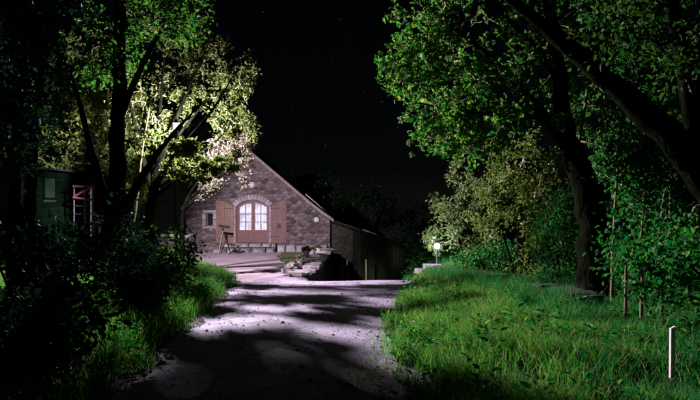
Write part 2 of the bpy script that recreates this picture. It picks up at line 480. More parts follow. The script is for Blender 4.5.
strip_sheet('gravel_yard', 14.6, 29.7, 120, 40, lambda y: xl(y), lambda y: np.interp(y, [14.6, 17, 20, 23, 26, 30], [-2.6, -1.9, -2.1, -2.8, -3.4, -3.4]) , 0.014, M['gravel'])

# hill behind, with a level top
hx = np.linspace(-260, 330, 90); hy = np.linspace(70, 300, 40)
def hill_z(X, Y):
    t = sstep(70, 215, Y)
    top = 20.2 + 1.1*np.sin(X*0.031) + 0.5*np.sin(X*0.11+1) + 0.25*np.sin(X*0.37)
    return -3 + t*(top + 3)
V, Fq = sheet(hx, hy, hill_z)
tag(link('hill', mesh_np('hill', V, [Fq], True), M['hill']), kind='structure')

# ------------------------------------------------------------------ stones shared by walls
def stone_variants(n, seed, r=0.16):
    out = []
    g = np.random.default_rng(seed)
    for k in range(n):
        # unit block, bevelled front: 8 back/side verts + 4 front verts inset
        V = []
        for (sx, sz) in ((-1,-1),(1,-1),(1,1),(-1,1)):
            V.append((sx*0.5*(1+g.uniform(-.10,.06)), 0.5, sz*0.5*(1+g.uniform(-.12,.06))))
        for (sx, sz) in ((-1,-1),(1,-1),(1,1),(-1,1)):
            V.append((V[len(V)-4][0], -0.25+g.uniform(-.08,.08), V[len(V)-4][2]))
        for i, (sx, sz) in enumerate(((-1,-1),(1,-1),(1,1),(-1,1))):
            b = V[4+i]
            V.append((b[0]-sx*r*g.uniform(.5,1.2), -0.5+g.uniform(-.12,.12), b[2]-sz*r*1.3*g.uniform(.5,1.2)))
        fs = [(3,2,1,0)]
        for a in (0, 4):
            for i in range(4):
                j = (i+1) % 4
                fs.append((a+i, a+j, a+4+j, a+4+i))
        fs.append((8,9,10,11))
        me = mesh_np('stone', V, [np.array(fs)], False)
        out.append(me)
    return out
def with_mat(meshes, mat):
    res = []
    for me in meshes:
        c = me.copy(); c.materials.clear(); c.materials.append(mat); res.append(c)
    return res
SV = stone_variants(9, 3)
SV_STONE = with_mat(SV, M['stone']); SV_DARK = with_mat(SV, M['dark_stone']); SV_PALE = with_mat(SV, M['pale_stone']); SV_MOSS = with_mat(SV, M['moss_stone'])

def put_stone(variants, parent, c, size, rz=0.0, tilt=0.0, name='stone'):
    o = bpy.data.objects.new(name, random.choice(variants))
    col.objects.link(o); o.parent = parent
    base = parent.location if parent.parent is None else (0, 0, 0)   # parts are written in world coordinates
    o.location = (c[0]-base[0], c[1]-base[1], c[2]-base[2])
    o.scale = size
    o.rotation_euler = (0, tilt, rz)
    return o

def clip(poly, nx, nz, c):
    out = []
    for (ax, az), (bx, bz) in zip(poly, poly[1:]+poly[:1]):
        da, db = nx*ax+nz*az-c, nx*bx+nz*bz-c
        if da <= 0: out.append((ax, az))
        if (da < 0) != (db < 0) and abs(da-db) > 1e-9:
            t = da/(da-db); out.append((ax+(bx-ax)*t, az+(bz-az)*t))
    return out
def rubble_cells(region, w, h, seed, k=1.45):
    "irregular fitted stones: cells round jittered sites, wider than tall"
    g = random.Random(seed)
    xs_ = [p[0] for p in region]; zs_ = [p[1] for p in region]
    sites = []; z = min(zs_); row = 0
    while z < max(zs_)+h:
        x = min(xs_) - w + (row % 2)*w*.5
        hh = h
        while x < max(xs_)+w:
            sites.append((x+g.uniform(-.42,.42)*w, (z+g.uniform(-.42,.42)*h))); x += w
        z += hh; row += 1
    cells = []
    for i, (sx, sz) in enumerate(sites):
        poly = list(region)
        for j, (tx, tz) in enumerate(sites):
            if i == j or abs(tx-sx) > 3*w or abs(tz-sz) > 3*h: continue
            nx, nz = (tx-sx), (tz-sz)*k*k
            poly = clip(poly, nx, nz, nx*(sx+tx)/2+nz*(sz+tz)/2)
            if len(poly) < 3: break
        if len(poly) >= 3: cells.append(poly)
    return cells
def area(poly):
    return abs(sum(a[0]*b[1]-b[0]*a[1] for a, b in zip(poly, poly[1:]+poly[:1])))/2
def fitted_stone(parent, poly, y, mat, g, name='stone'):
    P2 = []
    for p in poly:
        if not P2 or math.hypot(p[0]-P2[-1][0], p[1]-P2[-1][1]) > .035: P2.append(p)
    if len(P2) < 3: return
    if sum(a[0]*b[1]-b[0]*a[1] for a, b in zip(P2, P2[1:]+P2[:1])) < 0: P2 = P2[::-1]
    A = np.array(P2); c = A.mean(0); R = A-c; n = len(A)
    ln = np.linalg.norm(R, axis=1, keepdims=True)
    def ring(inset, yy): return np.column_stack([ (R*np.clip(1-inset/ln, .3, 1))[:, 0], np.full(n, yy), (R*np.clip(1-inset/ln, .3, 1))[:, 1]])
    dpt = g.uniform(.025,.075); tl = g.uniform(-.05,.05)
    r0, r1, r2 = ring(.016, .05), ring(.018, -dpt*.45), ring(.05, -dpt)
    r2[:, 1] += r2[:, 0]*tl + np.array([g.uniform(-.006,.006) for _ in range(n)])
    V = np.concatenate([r0, r1, r2]); I = np.arange(n); J = (I+1) % n
    q = np.concatenate([np.stack([I, J, n+J, n+I], 1), np.stack([n+I, n+J, 2*n+J, 2*n+I], 1)])
    me = mesh_np(name, V, [q, np.array([list(range(2*n, 3*n))])], False)
    o = link(name, me, mat, None); o.parent = parent
    b = parent.location if parent.parent is None else (0, 0, 0)
    o.location = (c[0]-b[0], y-b[1], c[1]-b[2])

# ------------------------------------------------------------------ the stone house
HY = 30.0
HX0, HX1, HXA = -8.79, -1.07, -5.36
ZB, ZL, ZR, ZA = -0.1, 2.46, 1.68, 5.32
def roof_z(x):
    return ZL + (ZA-ZL)*(x-HX0)/(HXA-HX0) if x < HXA else ZA + (ZR-ZA)*(x-HXA)/(HX1-HXA)
def verge_z(x):   # slight bell-cast at the right foot
    return roof_z(x) + (0.10*max(0, (x-(HX1-1.3))/1.3)**2 if x > HXA else 0)
house = empty('stone_house', (-5.0, HY, 0), 'old stone house with steep gable and arched glazed double door lit by lamplight', 'house')
DX0, DX1, DZ0, DZS, DZC = -6.11, -4.34, 0.475, 2.40, 2.78
DC = (DX0+DX1)/2; DW = (DX1-DX0)/2
AR = (DW**2 + (DZC-DZS)**2)/(2*(DZC-DZS)); AZ = DZC - AR
def arch_z(x, grow=0.0): return AZ + math.sqrt(max(1e-6, (AR+grow)**2 - (x-DC)**2))
WX0, WX1, WZ0, WZ1 = -7.71, -7.34, 1.38, 2.08
mb = MB()
bk = sorted(set([HX0, HX1, HXA, WX0, WX1] + list(np.linspace(DX0, DX1, 17)) + list(np.linspace(HX0, HX1, 14))))
def solid(xa, xb, z0a, z0b, z1a, z1b):
    y0, y1 = HY, HY+0.5
    V = [(xa,y0,z0a),(xb,y0,z0b),(xb,y0,z1b),(xa,y0,z1a),(xa,y1,z0a),(xb,y1,z0b),(xb,y1,z1b),(xa,y1,z1a)]
    mb.add(V, [(0,1,2,3),(5,4,7,6),(0,4,5,1),(3,2,6,7),(1,5,6,2),(4,0,3,7)])
for xa, xb in zip(bk[:-1], bk[1:]):
    if xb - xa < 1e-6: continue
    xm = (xa+xb)/2
    if DX0 < xm < DX1:
        solid(xa, xb, ZB, ZB, DZ0, DZ0)
        solid(xa, xb, arch_z(xa), arch_z(xb), roof_z(xa), roof_z(xb))
    elif WX0 < xm < WX1:
        solid(xa, xb, ZB, ZB, WZ0, WZ0); solid(xa, xb, WZ1, WZ1, roof_z(xa), roof_z(xb))
    else:
        solid(xa, xb, ZB, ZB, roof_z(xa), roof_z(xb))
gable = mb.build('gable_wall', M['mortar'], house)
# side and rear walls
mb = MB(); mb.box((HX0, HY+0.5, ZB), (HX0+0.5, HY+12, ZL)); mb.build('side_wall', M['mortar'], house)
mb = MB(); mb.box((HX1-0.5, HY+0.5, ZB-1.7), (HX1, HY+12, ZR-0.02)); mb.build('side_wall', M['mortar'], house)
mb = MB(); mb.prism([(HX0+.5,ZB),(HX1-.5,ZB),(HX1-.5,roof_z(HX1-.5)-.02),(HXA,ZA-.02),(HX0+.5,roof_z(HX0+.5)-.02)], HY+11.5, HY+12); mb.build('rear_wall', M['mortar'], house)
# roof: two slopes, verge boards, ridge
def slope(xa, xb, name):
    m_ = MB(); t = 0.14
    n = 8; X = np.linspace(xa, xb, n)
    top = [(x, verge_z(x)+t) for x in X]; bot = [(x, verge_z(x)+0.015) for x in X[::-1]]
    m_.prism((bot + top)[::-1] if False else (top + bot)[::-1], HY-0.10, HY+12.2)
    return m_.build(name, M['slate'], house)
roof_r = slope(HXA, HX1+0.22, 'roof_slope'); roof_l = slope(HX0-0.22, HXA, 'roof_slope')
M['verge'] = surf('verge', (0.07,0.055,0.045), (0.14,0.11,0.09), 6, 0.9, 0.5, 14)
for xa, xb in ((HXA, HX1+0.2), (HX0-0.2, HXA)):
    m_ = MB(); X = np.linspace(xa, xb, 8)
    m_.prism([(x, verge_z(x)-0.05) for x in X] + [(x, verge_z(x)+0.10) for x in X[::-1]], HY-0.16, HY-0.103)
    m_.build('verge_board', M['verge'], house)
mb = MB(); mb.tube([(HXA, HY-0.12, ZA+0.17), (HXA, HY+12.2, ZA+0.17)], 0.11, 8); mb.build('ridge_cap', M['slate'], house)
# facade of irregular fitted stones
gq = random.Random(4)
reg = [(HX0+.01, .02), (HX1-.01, .02), (HX1-.01, ZR-.03), (HXA, ZA-.05), (HX0+.01, ZL-.03)]
holes = [(DX0-.24, DX1+.24, -1, DZS), (DX0+.05, DX1-.05, -1, DZC+.30), (WX0-.21, WX1+.21, WZ0-.13, WZ1+.18), (-7.3, -1.0, -1, .30)]
cells = []
for poly in rubble_cells(reg, .31, .175, 9):
    for x0, x1, z0, z1 in holes:
        cx = sum(p[0] for p in poly)/len(poly); cz = sum(p[1] for p in poly)/len(poly)
        if not (min(p[0] for p in poly) < x1 and max(p[0] for p in poly) > x0 and min(p[1] for p in poly) < z1 and max(p[1] for p in poly) > z0): continue
        sepd = [(cx-x1, 'r'), (x0-cx, 'l'), (cz-z1, 't'), (z0-cz, 'b')]
        d_, w_ = max(sepd)
        if d_ < -.02: poly = []; break
        poly = clip(poly, *{'r': (-1, 0, -x1), 'l': (1, 0, x0), 't': (0, -1, -z1), 'b': (0, 1, z0)}[w_])
        if len(poly) < 3: break
    if len(poly) >= 3 and area(poly) > .012: cells.append(poly)
cells.sort(key=lambda p: -area(p))
print('facade stones', len(cells))
for poly in cells[:300]: fitted_stone(gable, poly, HY-.002, M['stone'], gq)
rest = MB()
for poly in cells[300:]:
    c_ = np.mean(np.array(poly), 0); q_ = [tuple(c_+(np.array(p)-c_)*.86) for p in poly]
    if sum(a_[0]*b_[1]-b_[0]*a_[1] for a_, b_ in zip(q_, q_[1:]+q_[:1])) < 0: q_ = q_[::-1]
    rest.prism(q_, HY-gq.uniform(.015,.04), HY+.02)
if cells[300:]: o = rest.build('small_stones', M['stone'], house); o['kind'] = 'stuff'
# arch stones over the door
na = 13
a0 = math.asin((DW+0.0)/AR)
for k in range(na):
    a = -a0 + (k+0.5)*2*a0/na
    r_ = AR + 0.15
    o = put_stone(SV_PALE, gable, (DC + r_*math.sin(a), HY-0.01, AZ + r_*math.cos(a)), (2*a0*(AR+.12)/na-0.012, .09, .27), tilt=a, name='arch_stone')
# jamb stones
for s, xj in ((-1, DX0-0.12), (1, DX1+0.12)):
    z = DZ0
    while z < DZS-0.1:
        h = random.uniform(.28,.42); h = min(h, DZS+0.02-z)
        put_stone(SV_PALE, gable, (xj, HY-0.012, z+h/2), (0.22, .08, h-.015), name='jamb_stone'); z += h
# small window with pale surround
win = MB(); win.box((WX0, HY+0.16, WZ0), (WX0+.05, HY+.22, WZ1)); win.box((WX1-.05, HY+0.16, WZ0), (WX1, HY+.22, WZ1))
win.box((WX0+.05, HY+0.16, WZ0), (WX1-.05, HY+.22, WZ0+.05)); win.box((WX0+.05, HY+0.16, WZ1-.05), (WX1-.05, HY+.22, WZ1))
sw = win.build('small_window', M['red_wood'], house)
g = MB(); g.box((WX0+.05, HY+.185, WZ0+.05), (WX1-.05, HY+.195, WZ1-.05)); o = g.build('pane', M['glass'], None); sub(o, sw)
M['room_dark'] = surf('room_dark', (0.010,0.009,0.008), (0.02,0.018,0.016), 4, 0.9, 0)
g = MB(); g.box((WX0-.1, HY+.52, WZ0-.1), (WX1+.1, HY+.6, WZ1+.1)); o = g.build('blind', M['room_dark'], house)
for nm, c, s_ in (('sill', ((WX0+WX1)/2, WZ0-.07), (WX1-WX0+.42, .13)), ('lintel', ((WX0+WX1)/2, WZ1+.09), (WX1-WX0+.40, .17)),
                  ('jamb_stone', (WX0-.10, WZ0+.18), (.19,.34)), ('jamb_stone', (WX0-.11, WZ0+.53), (.22,.33)), ('jamb_stone', (WX1+.10, WZ0+.17), (.19,.32)), ('jamb_stone', (WX1+.10, WZ0+.52), (.2,.34))):
    put_stone(SV_PALE, gable, (c[0], HY-.02, c[1]), (s_[0]-.01, .09, s_[1]-.01), name=nm)

# arched double door: each leaf with stiles, rails, glazing bars, panes, panel
def door_leaf(xa, xb, mirror):
    yd = HY + 0.18
    leaf = MB(); st = 0.085; zp = 1.18
    def az(x): return arch_z(x) - 0.05
    # outer and meeting stile
    for a, b in ((xa, xa+st), (xb-st, xb)):
        leaf.prism([(a, DZ0+.02), (b, DZ0+.02), (b, az(b)), (a, az(a))], yd, yd+0.06)
    leaf.box((xa+st, yd+.002, DZ0+.02), (xb-st, yd+.058, DZ0+.14))
    leaf.box((xa+st, yd+.002, zp-.10), (xb-st, yd+.058, zp))
    X = np.linspace(xa+st, xb-st, 9)
    leaf.prism([(x, az(x)-.085) for x in X] + [(x, az(x)) for x in X[::-1]], yd+.002, yd+.058)
    o = leaf.build('door_leaf', M['red_wood'], house)
    m_ = MB(); m_.box((xa+st-.01, yd+.02, DZ0+.13), (xb-st+.01, yd+.04, zp-.09)); m_.box((xa+st+.08, yd+.008, DZ0+.2), (xb-st-.08, yd+.022, zp-.17))
    p = m_.build('door_panel', M['red_wood'], None, bevel=.008); sub(p, o)
    # panes and bars
    xm = (xa+xb)/2
    zs = [zp, zp+.43, zp+.86, 3.0]
    for i in range(2):
        pa, pb = (xa+st, xm-.012) if i == 0 else (xm+.012, xb-st)
        for k in range(3):
            z0 = zs[k]+.012; z1 = zs[k+1]-.012
            pm = MB()
            if k < 2: pm.box((pa, yd+.026, z0), (pb, yd+.034, z1))
            else:
                XX = np.linspace(pa, pb, 5)
                pm.prism([(pa, z0), (pb, z0)] + [(x, az(x)-.08) for x in XX[::-1]], yd+.026, yd+.034)
            q = pm.build('pane', M['glass'], None); sub(q, o)
    bars = MB(); bars.box((xm-.013, yd+.01, zp), (xm+.013, yd+.05, az(xm)-.07))
    q = bars.build('glazing_bar', M['red_wood'], None); sub(q, o)
    for zz in zs[1:3]:
        bars = MB(); bars.box((xa+st, yd+.012, zz-.013), (xb-st, yd+.048, zz+.013))
        q = bars.build('glazing_bar', M['red_wood'], None); sub(q, o)
    return o
fr = MB()
X = np.linspace(DX0+.06, DX1-.06, 17)
fr.prism([(x, arch_z(x)-.055) for x in X] + [(x, arch_z(x)+.0) for x in X[::-1]], HY+.14, HY+.28)
for a in (DX0, DX1-.06): fr.box((a, HY+.14, DZ0), (a+.06, HY+.28, DZS+.02))
fr.build('door_frame', M['red_wood'], house)
door_leaf(DX0+.065, DC-.003, 0); l2 = door_leaf(DC+.003, DX1-.065, 1)
hd = MB(); hd.tube([(DC+.045, HY+.17, 1.32), (DC+.045, HY+.12, 1.32), (DC+.15, HY+.12, 1.32)], .012, 6)
q = hd.build('door_handle', M['iron'], None); sub(q, l2)
# curtain folds behind the glass, glowing by their own emission
cv = []; xx = np.linspace(DX0-.05, DX1+.05, 90)
yy = HY+.42 + .035*np.sin(xx*38) + .02*np.sin(xx*17+1)
V = np.concatenate([np.stack([xx, yy, np.full(90, DZ0+.3)], 1), np.stack([xx, yy, np.full(90, 2.95)], 1)])
I = np.arange(89)
o = link('curtain', mesh_np('curtain', V, [np.stack([I, I+1, I+91, I+90], 1)], True), M['curtain']); o.parent = house; o.location = (5, -HY, 0)
mb = MB(); mb.box((DX0-.3, HY+.7, DZ0-.1), (DX1+.3, HY+.75, 3.1)); mb.build('room_wall', M['room_dark'], house)

# shutters folded back against the wall
def shutter(xa, xb, hinge_left, mat, label):
    y1 = HY - 0.075; y0 = y1 - 0.045
    n = 6; W = xb - xa
    root = None
    for k in range(n):
        a, b = xa + W*k/n, xa + W*(k+1)/n - 0.008
        def top(x):
            u = (x - xa)/W if hinge_left else (xb - x)/W      # 0 at the hinge
            xd = DX1 - u*DW
            return arch_z(xd) - 0.02
        m_ = MB(); m_.prism([(a, DZ0+.0), (b, DZ0+.0), (b, top(b)), (a, top(a))], y0, y1)
        if root is None:
            bt = MB()
            for zz in (DZ0+.30, DZ0+1.05, DZ0+1.80): bt.box((xa+.03, y0-.032, zz), (xb-.03, y0-.001, zz+.13))
            root = bt.build('shutter', mat, house)
            root['label'] = label
        p = m_.build('board', mat, None); sub(p, root)
    hs_ = MB()
    xh = xa if hinge_left else xb
    sgn = 1 if hinge_left else -1
    for zz in (DZ0+.34, DZ0+1.84):
        hs_.box((min(xh, xh+sgn*.5), y0-.042, zz), (max(xh, xh+sgn*.5), y0-.033, zz+.045))
    p = hs_.build('strap_hinge', M['iron'], None); sub(p, root)
    return root, y0
shutter(-7.16, -6.22, False, M['lit_shutter_wood'], 'wooden shutter folded back left of the door, warm light put into its colour')
sr, y0 = shutter(-4.24, -3.37, True, M['shutter_wood'], 'reddish wooden shutter with black lock plate right of the door')
mb = MB(); mb.box((-3.88, y0-.05, 1.28), (-3.70, y0-.002, 1.52)); q = mb.build('lock_plate', M['iron'], None); sub(q, sr)
# round bulkhead lamp (unlit)
wl_ = empty('wall_light', (-5.25, HY-.05, 3.58), 'round white wall light, unlit, above the arched door', 'lamp')
m_ = MB(); m_.lathe([(.15,0),(.16,.03),(.15,.05)], 20); o = m_.build('rim', M['steel'], None); o.parent = wl_; o.rotation_euler = (math.radians(90),0,0)
m_ = MB(); m_.lathe([(.135,.05),(.125,.09),(.09,.125),(.03,.14)], 20); o = m_.build('dome', M['white_glass'], None, smooth=True); o.parent = wl_; o.rotation_euler = (math.radians(90),0,0)
# ceramic plaque
pq = empty('wall_plaque', (-1.80, HY-.08, 1.72), 'small blue and yellow ceramic plaque near the right end of the gable', 'plaque')
m_ = MB(); m_.lathe([(.15,0),(.16,.02),(.14,.035)], 20); o = m_.build('dish', M['plaque_blue'], None); o.parent = pq; o.rotation_euler = (math.radians(90),0,0)
m_ = MB()
pts = []
for k in range(16):
    a = k*math.pi/8; r_ = .11 if k % 2 == 0 else .06
    pts.append((r_*math.cos(a), r_*math.sin(a)))
m_.prism(pts, -.05, -.03); o = m_.build('sun_emblem', M['plaque_yellow'], None); o.parent = pq
# roof windows on the right slope
def skylight(ya, yb, u0, u1):
    "u along the slope from ridge, in x"
    up = np.array([ (ZA-ZR)/math.hypot(ZA-ZR, HX1-HXA), 0, (HX1-HXA)/math.hypot(ZA-ZR, HX1-HXA)])
    def pt(x, y, h): return np.array([x, y, roof_z(x)+.14]) + up*h
    m_ = MB()
    c = [pt(u0, ya, .05), pt(u1, ya, .05), pt(u1, yb, .05), pt(u0, yb, .05)]
    for i in range(4): m_.bar(c[i], c[(i+1) % 4], .07, .10)
    o = m_.build('skylight', M['steel'], house)
    g = MB(); e = [q + up*.0 for q in c]; g.add(e, [(0,1,2,3)])
    p = g.build('pane', M['slate'], None); sub(p, o)
skylight(32.2, 33.0, -2.6, -1.5); skylight(34.5, 35.3, -2.4, -1.35)

# steps and ledge of pale blocks in front of the door
steps = empty('stone_steps', (-4.6, HY-.5, 0), 'pale stone block steps under the arched door', 'steps')
for (z0, h, xa, xb, dep) in ((-.06, .30, -7.2, -3.9, .95), (.24, .235, -6.75, -3.9, .55)):
    x = xa
    while x < xb-.05:
        w = random.uniform(.45,.85); w = min(w, xb-x) if xb-(x+w) > .25 else xb-x
        put_stone(SV_PALE, steps, (x+w/2, HY-.06-dep/2, z0+h/2), (w-.02, dep, h-.01), name='block'); x += w
ledge = empty('stone_ledge', (-2.5, HY-.4, 0), 'long low ledge of grey stone blocks along the gable foot', 'ledge')
x = -3.86
while x < -1.25:
    w = random.uniform(.4,.75); w = min(w, -1.2-x)
    put_stone(SV_PALE, ledge, (x+w/2, HY-.06-.25, .17), (w-.02, .5, .42), name='block'); x += w

# ------------------------------------------------------------------ lean-to barn on the right, lower ground
LX0, LX1, LY = -1.02, 2.92, 30.35
lean = empty('lean_to_barn', (1.0, LY, -1.6), 'dark low barn with sloping roof built against the right side of the stone house', 'barn')
def lz(x): return 1.62 + (0.26-1.62)*(x-LX0)/(LX1-LX0)
def lput(mbx, name, mat, **k):
    o = mbx.build(name, mat, None, **k); o.parent = lean; o.location = (-1.0, -LY, 1.6); return o
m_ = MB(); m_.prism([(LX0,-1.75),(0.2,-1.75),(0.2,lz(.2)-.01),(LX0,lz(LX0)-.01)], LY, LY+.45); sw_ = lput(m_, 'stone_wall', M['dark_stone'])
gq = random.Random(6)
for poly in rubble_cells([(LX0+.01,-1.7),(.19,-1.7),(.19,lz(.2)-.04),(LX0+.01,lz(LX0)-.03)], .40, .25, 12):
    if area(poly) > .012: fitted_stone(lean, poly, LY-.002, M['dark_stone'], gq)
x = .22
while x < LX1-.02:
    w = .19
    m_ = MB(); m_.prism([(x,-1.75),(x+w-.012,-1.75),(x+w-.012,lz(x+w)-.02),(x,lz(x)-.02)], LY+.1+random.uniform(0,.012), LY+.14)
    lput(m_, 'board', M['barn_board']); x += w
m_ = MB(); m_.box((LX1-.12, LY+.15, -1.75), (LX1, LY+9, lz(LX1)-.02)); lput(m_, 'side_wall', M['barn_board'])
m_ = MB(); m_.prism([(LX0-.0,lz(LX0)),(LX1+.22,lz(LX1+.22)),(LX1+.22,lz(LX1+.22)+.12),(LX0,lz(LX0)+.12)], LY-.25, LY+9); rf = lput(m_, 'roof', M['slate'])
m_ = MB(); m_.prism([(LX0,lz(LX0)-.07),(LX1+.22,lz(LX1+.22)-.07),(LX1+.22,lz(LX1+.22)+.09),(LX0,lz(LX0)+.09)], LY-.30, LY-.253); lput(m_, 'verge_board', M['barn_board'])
m_ = MB(); m_.bar((.75, LY+1.5, lz(.75)+.15), (1.45, LY+1.5, lz(1.45)+.15), .5, .05); o = lput(m_, 'flashing', M['steel'])
# pale posts standing in front of the barn
for k, (px_, ra, d_) in enumerate(((342.5, 259, 29.0), (347, 259, 29.4), (366, 259.5, 29.0))):
    q = P(px_, ra, d_); zb = float(H(q[0], q[1])) - .1
    m_ = MB(); m_.tube([(0,0,0),(.01,0,(q[2]-zb)*.5),(0,0,q[2]-zb)], [.045,.042,.038], 8, rough=.05)
    o = m_.build('wooden_post', M['stake_wood'], None, loc=(q[0], q[1], zb))
    tag(o, ['leftmost of three thin pale posts before the dark barn', 'middle of three thin pale posts, close beside the leftmost, before the barn', 'rightmost of three thin pale posts, standing alone before the dark barn'][k], 'post', 'posts before the barn')

# ------------------------------------------------------------------ walls of stacked stones
def rubble_wall(name, label, path, z_top, z_bot, thick, variants, cap, core_mat, side=1, sz=(.3,.2), limit=290):
    "path: list of (x,y); z_top, z_bot: functions of (x,y); stones on the face to the `side` of the path"
    root = empty(name, (path[0][0], path[0][1], 0), label, 'wall')
    pts = [np.array(p, float) for p in path]
    core = MB()
    n_st = 0
    for a, b in zip(pts[:-1], pts[1:]):
        d = b-a; L = np.linalg.norm(d); d /= L; nrm = np.array([d[1], -d[0]])*side     # outward face
        q = [a+nrm*thick/2, b+nrm*thick/2, b-nrm*thick/2, a-nrm*thick/2]
        zt = [z_top(*a)-.04, z_top(*b)-.04, z_top(*b)-.04, z_top(*a)-.04]; zb = [z_bot(*a), z_bot(*b), z_bot(*b), z_bot(*a)]
        V = [(*q[i], zb[i]) for i in range(4)] + [(*q[i], zt[i]) for i in range(4)]
        core.add(V, [(0,1,2,3)[::-1],(4,5,6,7),(0,1,5,4),(1,2,6,5),(2,3,7,6),(3,0,4,7)])
        rz = math.atan2(nrm[1], nrm[0]) + math.pi/2
        s = 0
        while s < L-.05:
            w = random.uniform(.7,1.4)*sz[0]; w = min(w, L-s)
            p = a + d*(s+w/2)
            z = z_bot(*p); zt_ = z_top(*p)-.06
            while z < zt_ and n_st < limit:
                h = min(random.uniform(.75,1.4)*sz[1], zt_-z+.04)
                off = random.uniform(-.02,.02)
                if h > .05:
                    put_stone(variants, root, (*(p+nrm*(thick/2+off)), z+h/2), (w-.02, .16, h-.015), rz=rz+random.uniform(-.06,.06), tilt=random.uniform(-.05,.05)); n_st += 1
                z += h
            if cap is not None:
                put_stone(cap, root, (*(p+nrm*random.uniform(-.02,.04)), z_top(*p)-.01+random.uniform(-.02,.03)), (w*1.05, thick+.14, random.uniform(.09,.19)), rz=rz+random.uniform(-.2,.2), tilt=random.uniform(-.12,.12), name='cap_stone')
            s += w
    o = core.build('core', core_mat, None); o.parent = root; o.location = (-root.location[0], -root.location[1], 0)
    return root
rubble_wall('retaining_wall', 'rough stone retaining wall stepping down from the house yard beside the flower pots',
    [(-1.55,16.2),(-1.28,18.5),(-1.2,22),(-1.18,26),(-1.16,29.2)],
    lambda x, y: .10 + .05*math.sin(y*2.1) + .10*(y > 20), lambda x, y: min(float(H(-0.7, y)) - .2, -.25), .42, SV_DARK, SV_PALE, M['dark_stone'], side=1, sz=(.38,.24))
# loose light stones heaped at the front end
heap = empty('stone_heap', (-1.75, 16.9, 0), 'small heap of pale stones at the front end of the retaining wall', 'stones')
for k in range(22):
    a = random.uniform(0, 6.28); r_ = random.uniform(0,.42)
    x, y = -1.78 + r_*math.cos(a)*.6, 17.4 + r_*math.sin(a)*2.6
    put_stone(SV_PALE, heap, (x, y, float(H(x,y))+.10+random.uniform(0,.22)*(1-r_/.5)), (random.uniform(.16,.32),random.uniform(.15,.28),random.uniform(.10,.18)), rz=random.uniform(0,3), tilt=random.uniform(-.2,.2), name='stone')

# ------------------------------------------------------------------ leaves and trees
def unit(v): return v/(np.linalg.norm(v, axis=-1, keepdims=True)+1e-9)
def leaves_mesh(name, pos, dirs, nrm, L, W, simple=False):
    n = len(pos); L = np.broadcast_to(L, (n,))[:, None]; W = np.broadcast_to(W, (n,))[:, None]
    d = unit(dirs); s = unit(np.cross(d, nrm)); nn = np.cross(s, d)
    if simple:
        V = np.stack([pos, pos+d*L*.45+s*W*.5+nn*W*.12, pos+d*L-nn*L*.1, pos+d*L*.45-s*W*.5+nn*W*.12], 1)
        I = np.arange(n)[:, None]*4
        return mesh_np(name, V.reshape(-1,3), [I+np.array([[0,1,2,3]])])
    V = np.stack([pos, pos+d*L*.30+s*W*.5+nn*W*.16, pos+d*L*.70+s*W*.38+nn*W*.10-nn*L*.05, pos+d*L-nn*L*.16,
                  pos+d*L*.70-s*W*.38+nn*W*.10-nn*L*.05, pos+d*L*.30-s*W*.5+nn*W*.16], 1)
    I = np.arange(n)[:, None]*6
    f = np.concatenate([I+np.array([[0,1,2,3]]), I+np.array([[0,3,4,5]])])
    return mesh_np(name, V.reshape(-1,3), [f])

def blob_points(blobs, n, g):
    w = np.array([b[2] for b in blobs], float); w /= w.sum()
    idx = g.choice(len(blobs), n, p=w)
    C = np.array([b[0] for b in blobs], float)[idx]; R = np.array([b[1] for b in blobs], float)[idx]
    u = unit(g.normal(size=(n,3)))*(g.uniform(0.12,1,n)**0.45)[:, None]
    # gather four of five points round a neighbour of the same lobe: sprays with gaps between them
    for k in range(len(blobs)):
        ii = np.where(idx == k)[0]
        if len(ii) < 8: continue
        m_ = max(3, len(ii)//6); lead = ii[:m_]
        rest_ = ii[m_:]; pick = lead[g.integers(0, m_, len(rest_))]
        jit = g.normal(size=(len(rest_),3))*np.minimum(.16/np.maximum(np.array(blobs[k][1]), .05), .25)
        u[rest_] = u[pick] + jit
    sp = np.array([(b[3] if len(b) > 3 else 1.0) for b in blobs])[idx]
    return C + u*R, sp

def resample(pts, step=.22):
    pts = np.asarray(pts, float)
    seg = np.linalg.norm(np.diff(pts[:, :3], axis=0), axis=1); s = np.concatenate([[0], np.cumsum(seg)])
    n = max(2, int(s[-1]/step)+1); t = np.linspace(0, s[-1], n)
    # smooth interpolation through control points
    out = np.stack([np.interp(t, s, pts[:, i]) for i in range(pts.shape[1])], 1)
    for _ in range(2):
        k = out.copy(); k[1:-1] = (out[:-2]+2*out[1:-1]+out[2:])/4; out = k
    return out

